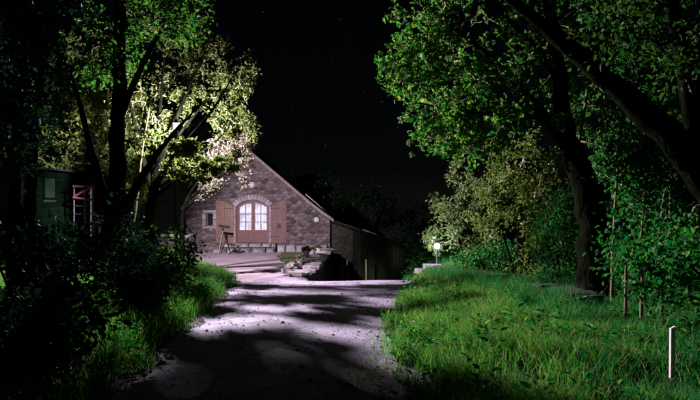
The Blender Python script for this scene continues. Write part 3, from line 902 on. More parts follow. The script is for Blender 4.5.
def tree(name, label, cat, stems, blobs, n_clumps, leaf_mat_, per=26, spread=.22, L=.10, W=.055, seed=1, rosette=0,
         bark='bark', twig='bark', group=None, clear=None, simple=False, twig_r=.0045, droop=.0, crown_name='crown', knobs=.04, lowres=14):
    "stems: polylines of (x,y,z,r); the limbs grow from the stems to every leaf clump"
    g = np.random.default_rng(seed)
    b0 = np.array(stems[0][0][:3])
    root = empty(name, tuple(b0), label, cat, group)
    base = -b0
    tk = MB(); nodes = []; nrad = []
    for st in stems:
        q = resample(st); wob = g.normal(size=(len(q),3))*knobs*q[:, 3:4]*2; wob[0] = 0
        pts = q[:, :3]+wob
        rr = q[:, 3]*(1+.045*np.sin(np.arange(len(q))*1.1+g.uniform(0,6))*g.uniform(.4,1,len(q)))
        tk.tube(pts, rr, lowres, rough=.13)
        nodes.append(pts); nrad.append(q[:, 3])
    nodes = np.concatenate(nodes); nrad = np.concatenate(nrad)
    A, ASP = blob_points(blobs, n_clumps, g)
    kk = A[:, 2] > H(A[:,0], A[:,1])+.05
    if clear is not None: kk &= ~clear(A)
    A = A[kk]; ASP = ASP[kk]
    NN = [nodes]; parent = [np.full(len(nodes), -1)]; cnt0 = len(nodes)
    allp = nodes.copy(); par = list(np.full(len(nodes), -1)); 
    order = np.argsort([np.min(np.linalg.norm(nodes-a, axis=1)) for a in A])
    paths = []
    buf = np.zeros((cnt0 + len(A)*40, 3)); buf[:cnt0] = nodes; m = cnt0
    for ai in order:
        a = A[ai]
        dv = buf[:m]-a; dist = np.linalg.norm(dv, axis=1) + np.maximum(0, dv[:, 2])*.7   # prefer to grow upwards and outwards
        j = int(np.argmin(dist)); p0 = buf[j].copy(); d = a-p0; Ld = np.linalg.norm(d)
        k = min(30, max(2, int(Ld/.2)))
        t = np.linspace(0, 1, k+1)[1:, None]
        bend = g.normal(size=3)*.10*Ld; bend[2] += .10*Ld - droop*Ld
        pts = p0 + d*t + np.sin(t*math.pi)*bend + g.normal(size=(k,3))*.018
        idx = [j]
        prev = j
        for q in pts:
            buf[m] = q; par.append(prev); idx.append(m); prev = m; m += 1
        paths.append(idx)
    load = np.zeros(m)
    for idx in paths: load[idx[-1]] += 1
    for i in range(m-1, cnt0-1, -1):
        if par[i] >= 0: load[par[i]] += load[i]
    tw = MB()
    for idx in paths:
        r = twig_r*np.sqrt(np.maximum(1, load[idx]))
        if idx[0] < cnt0: r = np.minimum(r, nrad[idx[0]]*.75); r[0] = min(r[1], nrad[idx[0]]*.7)
        else: r[0] = min(r[0], r[1]*1.15)
        tw.tube(buf[idx], r, 5, caps=False)
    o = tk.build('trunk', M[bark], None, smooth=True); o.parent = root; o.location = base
    o = tw.build('branches', M[twig], None, smooth=True); o.parent = root; o.location = base; o['kind'] = 'stuff'
    # leaves round the clump centres and along the last part of the twigs
    n = len(A)*per
    ci = np.repeat(np.arange(len(A)), per)
    # points along the outer part of each twig
    def along_pts(k, lo=.25):
        out = np.zeros((len(A), k, 3))
        for ai, idx in zip(order, paths):
            pts = buf[idx]; t = g.uniform(lo, 1.0, k)*(len(idx)-1)
            i0 = np.minimum(t.astype(int), len(idx)-2); f = (t-i0)[:, None]
            out[ai] = pts[i0]*(1-f)+pts[i0+1]*f
        return out.reshape(-1, 3)
    size = (g.uniform(.6, 1.35, len(A))*ASP)[ci]
    if rosette:
        nr = max(1, per//rosette)
        rc = along_pts(nr) + g.normal(size=(len(A)*nr,3))*spread*.75*np.repeat(ASP, nr)[:, None]
        axis = unit(g.normal(size=rc.shape)+np.array([0,0,.9]))
        pos = np.repeat(rc, rosette, 0); ax = np.repeat(axis, rosette, 0)
        rd = unit(np.cross(ax, g.normal(size=ax.shape)))
        dirs = rd + ax*g.uniform(-.1,.7,(len(pos),1)); nrm = ax
        pos = pos + rd*.012
        LL = L*g.uniform(.45,1.3,len(pos)); WW = LL*W/L
    else:
        C0 = along_pts(per)
        pos = C0 + g.normal(size=(n,3))*spread*.62*size[:, None]
        dirs = unit(pos-C0) + g.normal(size=(n,3))*.7 + np.array([0,0,-.15])
        nrm = g.normal(size=(n,3))+np.array([0,-.2,.9])
        LL = L*g.uniform(.4,1.4,n); WW = LL*W/L
    keep = pos[:, 2] > H(pos[:,0], pos[:,1])+.02
    if clear is not None: keep &= ~clear(pos)
    me = leaves_mesh('crown', pos[keep], dirs[keep], nrm[keep], LL[keep], WW[keep], simple)
    o = link(crown_name, me, M[leaf_mat_], root); o.location = base
    return root

def S(*pts):
    "stem through picture points (px, row, distance, radius)"
    return [(*P(a, b, d), r) for a, b, d, r in pts]
def from_ground(st, extra=.15):
    x, y, z, r = st[0]; zg = float(H(x, y)) - extra
    return [(x + (st[0][0]-st[1][0])*.2, y, zg, r*1.35), (x, y, zg+.25 if zg+.25 < z else (zg+z)/2, r*1.1)] + list(st)
def B(px, row, d, rx, ry, rz, w=1.0, sp=1.0):
    return (P(px, row, d), (rx, ry, rz), w, sp)

def near_lamp(r):
    c = np.array(LAMP)
    return lambda A: np.linalg.norm(A-c, axis=1) < r

# --- left side
def lamp_cone(A):
    "keeps twigs off the lamp and out of the beam that reaches the house front and the yard"
    c = np.array(LAMP); d = A-c
    near_ = np.linalg.norm(d, axis=1) < .6
    y = np.maximum(d[:, 1], .01)
    beam = (d[:, 1] > .25) & (d[:, 0] > -.34*y-.1) & (d[:, 0] < .235*y+.08) & (d[:, 2] < .10*y+.05)
    yard = (d[:, 1] > .3) & (d[:, 2] < -.30*y) & (d[:, 0] < .45*y)
    return near_ | beam | yard
_cl = np.array(LAMP); _cd = unit(np.array([0, 0, EYE])-_cl)
def lit_clear(A):
    d = A-_cl; t = d@_cd
    gap = (np.linalg.norm(d-t[:, None]*_cd, axis=1) < .085) & (t > 0)
    return lamp_cone(A) | gap
tree('lit_tree', 'airy yellow green tree with fanning branches around the street lamp', 'tree',
     [from_ground(S((150,235,15.7,.13),(150,205,15.7,.12),(155,180,15.7,.10),(168,140,15.7,.07),(186,95,15.8,.045),(203,55,15.9,.02))),
      S((153,185,15.6,.07),(180,150,14.9,.05),(213,110,14.7,.03),(240,65,15.2,.012)),
      S((152,190,15.7,.07),(185,165,15.9,.05),(218,140,16.1,.03),(248,105,16.2,.010)),
      S((152,190,15.7,.09),(138,140,16.0,.06),(125,80,16.2,.03)),
      S((158,165,15.7,.06),(160,110,16,.045),(165,50,16.3,.02)),
      S((160,160,15.7,.05),(190,120,16,.035),(225,80,16.3,.015)),
      S((151,205,15.7,.06),(165,186,14.9,.04),(195,174,14.6,.022),(232,166,14.55,.008)),
      S((151,210,15.7,.06),(160,190,14.7,.04),(190,174,14.3,.022),(228,160,14.2,.008)),
      S((152,200,15.6,.07),(160,180,14.6,.05),(170,160,13.6,.035),(178,150,13.1,.02),(186,138,13,.01))],
     [B(222,108,16.3,.95,.5,1.2,2.6), B(165,75,16.2,1.3,1.0,1.2,2.0), B(238,80,16.3,.5,.5,.95,1.3), B(150,130,16.5,1.3,.8,1.4,1.8),
      B(245,125,16.1,.35,.4,.6,.7), B(205,55,16.3,.7,.6,.6,1.0), B(120,100,16.5,.9,.7,1.2,1.2),
      B(205,168,14.72,1.1,.05,.16,.6,.3), B(200,176,14.45,1.1,.05,.16,.6,.3), B(205,160,14.25,1.1,.05,.16,.6,.3), B(195,170,13.95,1.0,.06,.16,.6,.3),
      B(195,160,13.70,1.0,.06,.16,.6,.3), B(190,168,13.40,.9,.06,.16,.6,.3),
      B(176,146,13.1,.16,.2,.12,.35,.6), B(190,148,12.9,.28,.2,.14,.9,.7), B(181,155,13.3,.30,.12,.07,.5,.6),
      B(150,30,16.4,.9,.7,.8,1.2), B(188,38,16.4,.6,.6,.5,.9)],
     900, 'leaf_lit', per=13, spread=.10, L=.085, W=.056, seed=21, clear=lit_clear, twig_r=.0045, twig='twig')
tree('gable_tree', 'small pale tree hanging over the left slope of the gable, lamplight in its leaf colour', 'tree',
     [from_ground(S((182,236,16.6,.07),(182,215,16.6,.06),(190,190,16.5,.05),(210,170,16.4,.03),(240,152,16.3,.012))),
      S((183,205,16.6,.045),(205,185,16.4,.03),(228,172,16.2,.012)),
      S((186,198,16.6,.045),(200,160,16.5,.03),(222,135,16.4,.012)),
      S((184,210,16.6,.04),(200,196,16.2,.025),(218,190,16,.010))],
     [B(220,166,16.3,.95,.4,.55,2.6), B(192,192,16.1,.8,.4,.40,1.1), B(240,150,16.2,.45,.4,.5,1.1), B(205,145,16.6,.6,.4,.5,1.0), B(212,190,16.2,.4,.3,.3,.5)],
     330, 'leaf_lamp_lilac', per=14, spread=.09, L=.08, W=.06, seed=23, clear=lit_clear, twig_r=.0045, twig='twig')
tree('backlit_tree', 'yellow green tree standing behind the garden hut on the left', 'tree',
     [from_ground(S((92,235,21,.14),(90,180,21,.12),(80,110,21,.07),(75,40,21,.03)))],
     [B(70,120,21,1.9,1.2,2.2,2), B(110,130,20.5,1.5,1.1,2.0,2), B(30,150,21,1.4,1,1.6,1), B(130,190,19.5,1.0,.7,1.0,.8), B(95,60,20.5,1.6,1,1.4,1)],
     600, 'leaf_yellow', per=15, spread=.16, L=.13, W=.08, seed=5, simple=True, twig='twig')
tree('forked_tree', 'dark forked tree with two upright stems in front of the street lamp', 'tree',
     [from_ground(S((118,242,11,.21),(117,190,11,.17),(118,120,11.1,.14),(119,60,11.2,.12),(120,-10,11.3,.10),(124,-70,11.4,.05))),
      S((112,235,11,.15),(102,195,10.9,.10),(92,155,10.8,.075),(82,110,10.7,.05),(70,70,10.6,.025)),
      S((122,215,11,.11),(138,185,11.3,.085),(152,160,11.6,.06),(178,128,12.0,.035),(205,100,12.3,.012)),
      S((119,120,11.1,.08),(135,80,11.4,.06),(155,40,11.7,.045),(178,5,12,.02))],
     [B(120,20,11.4,1.5,1.3,1.2,2.2), B(165,15,11.8,1.1,1.0,.8,1.6), B(85,50,11,1.0,1.0,.9,1.2), B(190,30,12.2,.6,.7,.5,.6)],
     300, 'leaf_mid', per=13, spread=.12, L=.085, W=.055, seed=8)
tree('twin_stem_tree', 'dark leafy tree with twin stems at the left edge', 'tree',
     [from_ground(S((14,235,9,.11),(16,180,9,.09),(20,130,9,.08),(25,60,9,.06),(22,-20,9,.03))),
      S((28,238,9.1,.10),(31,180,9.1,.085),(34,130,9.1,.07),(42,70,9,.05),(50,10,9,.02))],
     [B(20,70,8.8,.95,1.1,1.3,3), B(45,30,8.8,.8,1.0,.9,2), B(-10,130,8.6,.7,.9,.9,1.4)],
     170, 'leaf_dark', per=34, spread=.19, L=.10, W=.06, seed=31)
tree('pale_stem_sapling', 'slender young tree with pale lit stem behind the forked tree', 'tree',
     [from_ground(S((131,238,14.5,.055),(133,222,14.5,.05),(137,195,14.6,.045),(142,150,14.8,.03),(150,105,15,.012)))],
     [B(146,130,15,.6,.5,.7,1)], 16, 'leaf_lit', per=20, seed=33, bark='stake_wood')

# shrubs along the left bank
def shrub(name, label, px, row, d, rx, ry, rz, n, mat, seed, per=30, L=.09, W=.05, spread=.16, extra=(), stems=3, twig='bark', group=None, **kw):
    c = P(px, row, d); g = random.Random(seed)
    zg = float(H(c[0], c[1]))
    st = []
    for k in range(stems):
        a = g.uniform(0, 6.28)
        st.append([(c[0]+.08*math.cos(a), c[1]+.08*math.sin(a), zg-.08, .035), (c[0]+.25*rx*math.cos(a), c[1]+.25*ry*math.sin(a), zg+(c[2]-zg)*.6, .025), (c[0]+.55*rx*math.cos(a), c[1]+.55*ry*math.sin(a), c[2]+.3*rz, .010)])
    return tree(name, label, 'shrub', st, [(c, (rx, ry, rz), 1.0)] + list(extra), n, mat, per=per, spread=spread, L=L, W=W, seed=seed, twig=twig, group=group, lowres=7, **kw)
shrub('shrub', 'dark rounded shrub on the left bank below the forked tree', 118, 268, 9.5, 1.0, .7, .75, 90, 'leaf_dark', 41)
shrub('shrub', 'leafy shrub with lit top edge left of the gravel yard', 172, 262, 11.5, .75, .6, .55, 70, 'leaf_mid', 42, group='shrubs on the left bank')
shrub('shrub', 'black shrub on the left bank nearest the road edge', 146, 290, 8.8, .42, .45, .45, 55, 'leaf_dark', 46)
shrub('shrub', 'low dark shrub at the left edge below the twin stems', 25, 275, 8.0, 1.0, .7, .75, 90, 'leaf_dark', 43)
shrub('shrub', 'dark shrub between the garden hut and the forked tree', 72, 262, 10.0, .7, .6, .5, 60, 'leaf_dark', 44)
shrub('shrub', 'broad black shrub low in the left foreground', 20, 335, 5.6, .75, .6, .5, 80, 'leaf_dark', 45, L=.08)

# --- right side
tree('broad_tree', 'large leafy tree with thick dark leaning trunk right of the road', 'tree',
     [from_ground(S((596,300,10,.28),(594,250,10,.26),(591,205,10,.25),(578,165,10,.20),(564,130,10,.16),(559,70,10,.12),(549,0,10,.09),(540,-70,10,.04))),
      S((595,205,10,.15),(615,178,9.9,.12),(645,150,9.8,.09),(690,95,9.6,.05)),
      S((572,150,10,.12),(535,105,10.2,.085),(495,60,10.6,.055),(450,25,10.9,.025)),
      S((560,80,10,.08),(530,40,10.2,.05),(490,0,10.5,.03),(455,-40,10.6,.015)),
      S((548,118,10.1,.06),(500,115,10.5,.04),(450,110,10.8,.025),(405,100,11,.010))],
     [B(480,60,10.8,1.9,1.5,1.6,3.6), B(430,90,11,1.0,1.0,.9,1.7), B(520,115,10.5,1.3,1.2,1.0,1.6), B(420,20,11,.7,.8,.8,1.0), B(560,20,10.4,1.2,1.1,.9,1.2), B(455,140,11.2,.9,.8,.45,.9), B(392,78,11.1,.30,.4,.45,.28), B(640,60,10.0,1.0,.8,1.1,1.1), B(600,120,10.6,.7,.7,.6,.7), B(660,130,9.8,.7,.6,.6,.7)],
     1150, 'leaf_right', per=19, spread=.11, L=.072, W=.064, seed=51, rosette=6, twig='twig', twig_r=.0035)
tree('leaning_tree', 'near tree at the right edge with a heavy limb leaning left', 'tree',
     [from_ground([(*P(760,300,6),.20),(*P(745,230,6),.19),(*P(715,185,6),.165),(*P(665,130,6),.14),(*P(610,82,6.1),.115),(*P(563,44,6.2),.09),(*P(508,-2,6.3),.05),(*P(470,-40,6.4),.02)]),
      S((700,170,6,.12),(690,90,6,.10),(672,0,6,.07),(660,-60,6,.04)),
      S((715,190,6,.12),(740,60,6,.09),(750,-60,6,.05))],
     [B(650,20,6.2,.7,.8,.7,1.4), B(690,90,6.2,.5,.8,.8,1.2), B(610,5,6.4,.5,.6,.45,.7), B(700,-20,6,.8,.9,.6,1)],
     80, 'leaf_mid', per=30, spread=.2, L=.07, W=.042, seed=53)
tree('hazel_pole_tree', 'thicket tree of thin upright poles behind the leaning limb', 'tree',
     [from_ground(S((612,260,9.2,.024),(618,160,9.2,.02),(626,80,9.2,.016),(630,-30,9.2,.012))),
      S((640,255,9.3,.022),(648,150,9.3,.018),(660,60,9.3,.014),(668,-30,9.3,.010)),
      S((668,262,9.0,.022),(672,170,9.0,.018),(678,80,9.0,.014),(680,-30,9,.010)),
      S((655,262,9.8,.022),(668,170,9.8,.018),(690,60,9.8,.014),(700,-30,9.8,.010)),
      S((575,160,10.6,.03),(585,110,10.4,.026),(592,50,10.3,.02),(600,-30,10.2,.010))],
     [B(640,90,9.6,.8,.6,1.2,1.5), B(680,160,9.2,.5,.5,.9,1.4), B(620,150,9.4,.5,.5,.6,.8), B(650,200,9.2,.8,.5,.5,1.2)],
     190, 'leaf_green', per=18, spread=.15, L=.08, W=.055, seed=57, bark='stake_wood', twig='twig')
tree('thicket_tree', 'deep green tree filling the background behind the thick trunk at the right', 'tree',
     [from_ground(S((648,250,14.6,.14),(645,180,14.6,.12),(640,110,14.6,.08),(636,40,14.6,.03))),
      S((646,200,14.6,.07),(680,150,14.6,.05),(705,100,14.6,.02)),
      S((646,190,14.6,.07),(612,150,14.4,.05),(600,100,14.3,.02))],
     [B(640,90,14.6,1.7,1.0,2.2,3), B(690,120,14.8,1.2,1.0,2.0,2), B(615,190,14.2,.9,.7,1.2,1.2), B(670,210,14.4,1.3,.8,1.0,1.4), B(600,40,14.4,1.0,.8,1.2,1)],
     560, 'leaf_green', per=16, spread=.17, L=.13, W=.085, seed=73, simple=True, twig='twig')
shrub('bush', 'pale green bush beside the lit garden lamp', 466, 218, 18.6, 1.15, .8, 1.6, 190, 'leaf_pale', 61, per=26, L=.10, W=.055, spread=.15, extra=[B(446,232,18.4,.55,.5,1.0,.5), B(480,180,18.6,.6,.6,.8,.5), B(455,180,18.6,.3,.3,.8,.25), B(438,205,18.8,.25,.3,.5,.15)], twig='twig')
shrub('bush', 'tall yellow green bush with bare pale twigs behind the low wall', 520, 222, 13.4, 1.2, .8, 1.5, 190, 'leaf_yellow', 62, per=26, L=.08, W=.045, spread=.14, extra=[B(500,180,13.4,.6,.5,.8,.5), B(548,190,13,.6,.5,.9,.5), B(525,160,13.3,.35,.3,.7,.25), B(485,235,13.6,.5,.5,.7,.3)], twig='pale_bark', stems=5)
shrub('bush', 'dense green bush between the low wall and the thick trunk', 565, 250, 11.6, .75, .7, .95, 120, 'leaf_green', 63, per=26, L=.085, W=.05, spread=.18, extra=[B(572,215,11.6,.5,.5,.6,.4)], twig='twig')
shrub('bush', 'green bush low behind the middle of the stone wall', 490, 262, 14.5, .9, .6, .6, 100, 'leaf_green', 64, per=26, L=.085, W=.05, spread=.18)
shrub('bush', 'emerald green bush at the right edge behind the white stake', 700, 275, 7.0, .55, .6, .6, 70, 'leaf_green', 68, per=26, L=.075, W=.05, spread=.17, extra=[B(690,235,7.4,.35,.4,.4,.4)])
shrub('bush', 'dim green bush in the shade right of the thick trunk', 650, 250, 8.8, .9, .7, .65, 110, 'leaf_green', 65, per=22, L=.075, W=.05, spread=.18)
shrub('bush', 'dim bush in the hollow between the barn and the garden lamp', 421, 262, 27, .8, .8, 1.1, 70, 'leaf_green', 66, per=22, L=.14, W=.08, spread=.25, simple=True)
shrub('bush', 'dark green ivy bush on the slope just left of the garden lamp', 420, 262, 21.5, .5, .6, .95, 90, 'leaf_green', 69, per=26, L=.10, W=.065, spread=.16, extra=[B(412,275,21.5,.4,.5,.5,.4)])
shrub('bush', 'tall dim bush farther back above the barn corner', 416, 232, 36, 1.3, 1.0, 2.2, 70, 'leaf_dark', 67, per=24, L=.2, W=.12, spread=.35, simple=True)
tree('roof_tree', 'faint dark tree rising behind the roof of the house', 'tree',
     [[(-1.5,46,-1,.2),(-1.4,46,2.5,.16),(-1.2,46,5,.08)]], [((-1.6,46,4.2),(2.4,1.6,1.0),1), ((1.6,46.5,3.6),(2,1.4,1.2),.8)], 70, 'leaf_far', per=22, spread=.4, L=.22, W=.14, seed=71, simple=True)
def sapling(px, rb, rt, d, label, seed):
    q = P(px, rb, d); zg = float(H(q[0], q[1]))
    top = P(px+1, rt, d)
    tree('sapling', label, 'sapling', [[(q[0], d, zg-.1, .024), (q[0]+.01, d, (zg+top[2])/2, .021), (top[0], d, top[2], .014)]],
         [((top[0], d, top[2]-.05), (.32,.3,.26), 1)], 12, 'leaf_green', per=24, spread=.13, L=.08, W=.055, seed=seed, bark='stake_wood', twig='twig', group='saplings at the right', rosette=6)
sapling(625, 345, 262, 7.4, 'young sapling nearest the thick trunk, thin lit stem', 81)
sapling(641, 350, 268, 7.2, 'young sapling with thin lit stem, middle of three at the right', 82)
sapling(661, 335, 258, 7.8, 'young sapling farthest right, behind the white stake', 83)

# ------------------------------------------------------------------ low wall on the right, slabs, garden lamp, stake
rubble_wall('low_wall', 'low mossy dry stone wall running back along the right bank towards the garden lamp',
    [(3.75,8.6),(3.55,9.6),(3.3,11.3),(3.05,13.2),(2.85,15),(2.7,16.6)],
    lambda x, y: float(np.interp(y, [8.6,12,17], [.42,.36,.26])), lambda x, y: float(H(x, y))-.15, .30, SV_MOSS, SV_MOSS, M['moss_stone'], side=-1, sz=(.26,.13))
slabs = empty('stone_slabs', (2.35,16.7,0), 'flat pale stone slabs stacked at the end of the low wall under the garden lamp', 'slabs')
for (x,y,z,w,dp,h,r_) in ((2.25,16.4,.16,.62,.5,.14,.1),(2.45,16.7,.28,.55,.5,.12,-.15),(2.75,16.0,.20,.7,.5,.12,.05),(2.55,16.1,.07,.8,.5,.15,0)):
    put_stone(SV_PALE, slabs, (x,y,z), (w,dp,h), rz=r_, name='slab')
gx, gy = 2.72, 17.5
gz = float(H(gx, gy))
gl = empty('garden_lamp', (gx, gy, gz), 'small lit white globe garden lamp on a short post by the bushes', 'lamp')
zt = P(437,246,gy)[2]
m_ = MB(); m_.lathe([(.07,-.1),(.07,.03),(.028,.05),(.025,zt-gz-.10),(.05,zt-gz-.07)], 12); o = m_.build('post', M['steel'], None); o.parent = gl
m_ = MB(); R = .10; m_.lathe([(R*math.sin(a), -R*math.cos(a)) for a in np.linspace(.35, math.pi-.05, 10)], 16, (0,0,zt-gz)); o = m_.build('globe', M['garden_glass'], None, smooth=True); o.parent = gl
def point(name, loc, power, colr, radius, parent, linear=True, smooth=0.0):
    ld = bpy.data.lights.new(name, 'POINT'); ld.energy = power; ld.color = colr; ld.shadow_soft_size = radius
    if linear:
        ld.use_nodes = True
        n, l = ld.node_tree.nodes, ld.node_tree.links
        e = next(q for q in n if q.type == 'EMISSION')
        fo = n.new('ShaderNodeLightFalloff'); fo.inputs['Strength'].default_value = 1.0; fo.inputs['Smooth'].default_value = smooth
        l.new(fo.outputs['Linear'], e.inputs['Strength'])
    o = bpy.data.objects.new(name, ld); col.objects.link(o); o.location = loc; o.parent = parent
    return o
point('bulb', (0,0,zt-gz), GARDEN_POWER, GARDEN_COL, .05, gl, linear=False)
# street lamp
sl = empty('street_lamp', (LAMP[0], LAMP[1], float(H(LAMP[0], LAMP[1]))), 'lit street lamp on a tall thin post half hidden in the pale tree', 'street lamp')
zz = LAMP[2] - sl.location[2]
m_ = MB(); m_.tube([(0,0,-.2),(0,0,.3),(0,0,.34),(0,0,zz*.6),(0,0,zz-.16),(0,0,zz-.13),(0,0,zz-.09)], [.08,.08,.05,.042,.032,.06,.06], 10); o = m_.build('post', M['iron'], None, smooth=True); o.parent = sl
m_ = MB(); m_.lathe([(.02,.32),(.04,.28),(.085,.22),(.09,.20)][::-1], 16, (0,0,zz-.08)); o = m_.build('shade', M['iron'], None); o.parent = sl
m_ = MB(); m_.lathe([(.02,-.085),(.055,-.065),(.075,.0),(.07,.06),(.05,.115)], 14, (0,0,zz)); o = m_.build('glass', M['lamp_glass'], None, smooth=True); o.parent = sl
point('bulb', (0,0,zz), LAMP_POWER, LAMP_COL, .06, sl)

# white stake
q = P(672, 376, 4.95); zg = float(H(q[0], q[1]))
m_ = MB(); h = P(672,326,4.95)[2]-zg+.1
m_.add([(-.022,-.016,0),(.022,-.016,0),(.022,.016,0),(-.022,.016,0),(-.016,-.014,h-.02),(.024,-.014,h),(.024,.014,h),(-.016,.014,h-.02)], [(0,3,2,1),(4,5,6,7),(0,1,5,4),(1,2,6,5),(2,3,7,6),(3,0,4,7)])
tag(m_.build('stake', M['white_paint'], None, bevel=.003, loc=(q[0],q[1],zg-.1)), 'short white wooden stake in the grass at the lower right', 'stake')

# ------------------------------------------------------------------ hut, frame, table, low wall on the left
hut = empty('garden_hut', tuple(P(74,240,18)), 'small dark green board hut with one window at the left', 'hut')
a, b = P(30,172,18), P(74,172,18); zb = float(H(a[0],18))-.1; zt_ = a[2]
def hput(m_, name, mat, **k):
    o = m_.build(name, mat, None, **k); o.parent = hut; o.location = -hut.location; return o
x = a[0]; wa, wb = P(48,178,18), P(59,199,18)
m_ = MB(); m_.box((a[0]+.03,18.06,zb),(b[0]-.03,20,zt_-.08)); hput(m_, 'core', M['room_dark'])
z = zb
while z < zt_-.05:
    h = .155; z1 = min(z+h-.01, zt_)
    if z1 > wb[2] and z < wa[2]:
        segs = ((a[0], wa[0]-.02), (wb[0]+.02, b[0]))
    else: segs = ((a[0], b[0]),)
    for s0, s1 in segs:
        m_ = MB(); m_.prism([(s0,z),(s1,z),(s1,z1),(s0,z1)], 18.0+random.uniform(0,.01), 18.05); hput(m_, 'board', M['hut_board'])
    z += h
m_ = MB(); m_.add([(b[0],18.06,zb),(b[0],20,zb),(b[0],20,zt_-.08),(b[0],18.06,zt_-.08),(b[0]+.03,18.06,zb),(b[0]+.03,20,zb),(b[0]+.03,20,zt_-.08),(b[0]+.03,18.06,zt_-.08)], [(0,3,2,1),(4,5,6,7),(0,1,5,4),(1,2,6,5),(2,3,7,6),(3,0,4,7)]); hput(m_, 'side_wall', M['hut_board'])
m_ = MB(); m_.add([(a[0]-.15,17.8,zt_+.06),(b[0]+.12,17.8,zt_-.02),(b[0]+.12,20.2,zt_+.1),(a[0]-.15,20.2,zt_+.18),(a[0]-.15,17.8,zt_+.12),(b[0]+.12,17.8,zt_+.04),(b[0]+.12,20.2,zt_+.16),(a[0]-.15,20.2,zt_+.24)], [(0,3,2,1),(4,5,6,7),(0,1,5,4),(1,2,6,5),(2,3,7,6),(3,0,4,7)]); hput(m_, 'roof', M['slate'])
M['hut_pane'] = surf('hut_pane', (0.006,0.020,0.009), (0.009,0.028,0.013), 3, 0.5, 0, spec=0.1)
m_ = MB(); m_.box((wa[0]+.03,18.01,wb[2]+.03),(wb[0]-.03,18.03,wa[2]-.03)); w_ = hput(m_, 'pane', M['hut_pane'])
m_ = MB()
for s0,s1,t0,t1 in ((wa[0]-.02,wa[0]+.03,wb[2],wa[2]),(wb[0]-.03,wb[0]+.02,wb[2],wa[2]),(wa[0]+.03,wb[0]-.03,wb[2],wb[2]+.03),(wa[0]+.03,wb[0]-.03,wa[2]-.03,wa[2])): m_.box((s0,17.975,t0),(s1,18.02,t1))
hput(m_, 'window_frame', M['hut_board'])
hut.rotation_euler = (0, 0, math.radians(27))
# pink and grey tube frame
pf = empty('climbing_frame', tuple(P(83,240,17.6)), 'tubular frame with pink top bars and grey posts beside the hut', 'frame')
def pput(m_, name, mat):
    o = m_.build(name, mat, None, smooth=False); o.parent = pf; o.location = -pf.location
for px_, d_ in ((84.5,17.6),(92,17.6),(74,17.6),(91,18.4)):
    t = P(px_,185.5,d_); m_ = MB(); m_.tube([(t[0],t[1],float(H(t[0],t[1]))-.1),(t[0],t[1],t[2])], .022, 8); pput(m_, 'post', M['steel'])
for p_, q_ in (((73,186.5),(93,186.5)), ((73,197.5),(93,200)), ((92.5,186.5),(74,196.5))):
    m_ = MB(); m_.tube([P(*p_,17.55), P(*q_,17.55)], .034, 8); pput(m_, 'bar', M['pink_paint'])
for r_ in (206, 214):
    m_ = MB(); m_.tube([P(74,r_,17.58), P(92,r_,17.58)], .016, 6); pput(m_, 'rung', M['steel'])
tb = empty('garden_table', tuple(P(83,240,16.4)), 'dark garden table in front of the pink tube frame', 'table')
def tput(m_, name):
    o = m_.build(name, M['barn_board'], None); o.parent = tb; o.location = -tb.location
c = P(84,222,16.4)
m_ = MB(); m_.box((c[0]-.42,16.1,c[2]-.03),(c[0]+.42,16.7,c[2]+.01)); tput(m_, 'table_top')
for sx in (-.36,.36):
    for sy in (16.18,16.62):
        m_ = MB(); zz_ = float(H(c[0]+sx,sy)); m_.box((c[0]+sx-.025,sy-.025,zz_-.05),(c[0]+sx+.025,sy+.025,c[2]-.031)); tput(m_, 'leg')
rubble_wall('low_wall', 'low stone wall with pale lit coping behind the left shrubs',
    [(-9.2,24),(-7.2,23.6),(-6.6,23.5)], lambda x, y: 1.02, lambda x, y: float(H(x,y))-.1, .4, SV_STONE, SV_PALE, M['mortar'], side=1, sz=(.6,.28))

# ------------------------------------------------------------------ things in front of the house
q = P(223, 251, 28.0)
tp = empty('tripod_telescope', (q[0], 28.0, float(H(q[0], 28.0))+.014), 'small dark telescope on a tripod before the left shutter', 'telescope')
hz = P(223,228,28)[2]-tp.location[2]
for a in (-2.0, 0.2, 2.3):
    m_ = MB(); m_.tube([(0,0,hz-.12),(.36*math.cos(a),.36*math.sin(a),0)], [.022,.016], 8); o = m_.build('leg', M['steel'] if a < -1 else M['iron'], None); o.parent = tp
m_ = MB(); m_.lathe([(.05,-.14),(.05,-.02),(.03,.0),(.03,.05)], 12, (0,0,hz)); o = m_.build('head', M['iron'], None); o.parent = tp
m_ = MB(); m_.tube([(-.22,0,hz+.12),(.18,0,hz+.06),(.32,0,hz+.04)], [.055,.055,.075], 12); o = m_.build('optical_tube', M['iron'], None); o.parent = tp
q = P(235, 254, 27.6)
stl = empty('folding_stool', (q[0], 27.6, float(H(q[0], 27.6))+.014), 'low dark folding stool with splayed legs before the steps', 'stool')
m_ = MB(); m_.add([(-.28,-.18,.46),(.28,-.18,.40),(.28,.18,.40),(-.28,.18,.46),(-.28,-.18,.50),(0,-.18,.42),(.28,-.18,.46),(.28,.18,.46),(0,.18,.42),(-.28,.18,.50)], [(0,3,2,1),(4,5,8,9),(5,6,7,8),(0,1,6,5,4),(3,9,8,7,2),(1,2,7,6),(0,4,9,3)]); o = m_.build('seat', M['iron'], None); o.parent = stl
for s in (-1,1):
    for t in (-1,1):
        m_ = MB(); m_.tube([(-.22*t,.16*s,.44),(.28*t,.16*s,0)], .018, 6); o = m_.build('leg', M['iron'], None); o.parent = stl
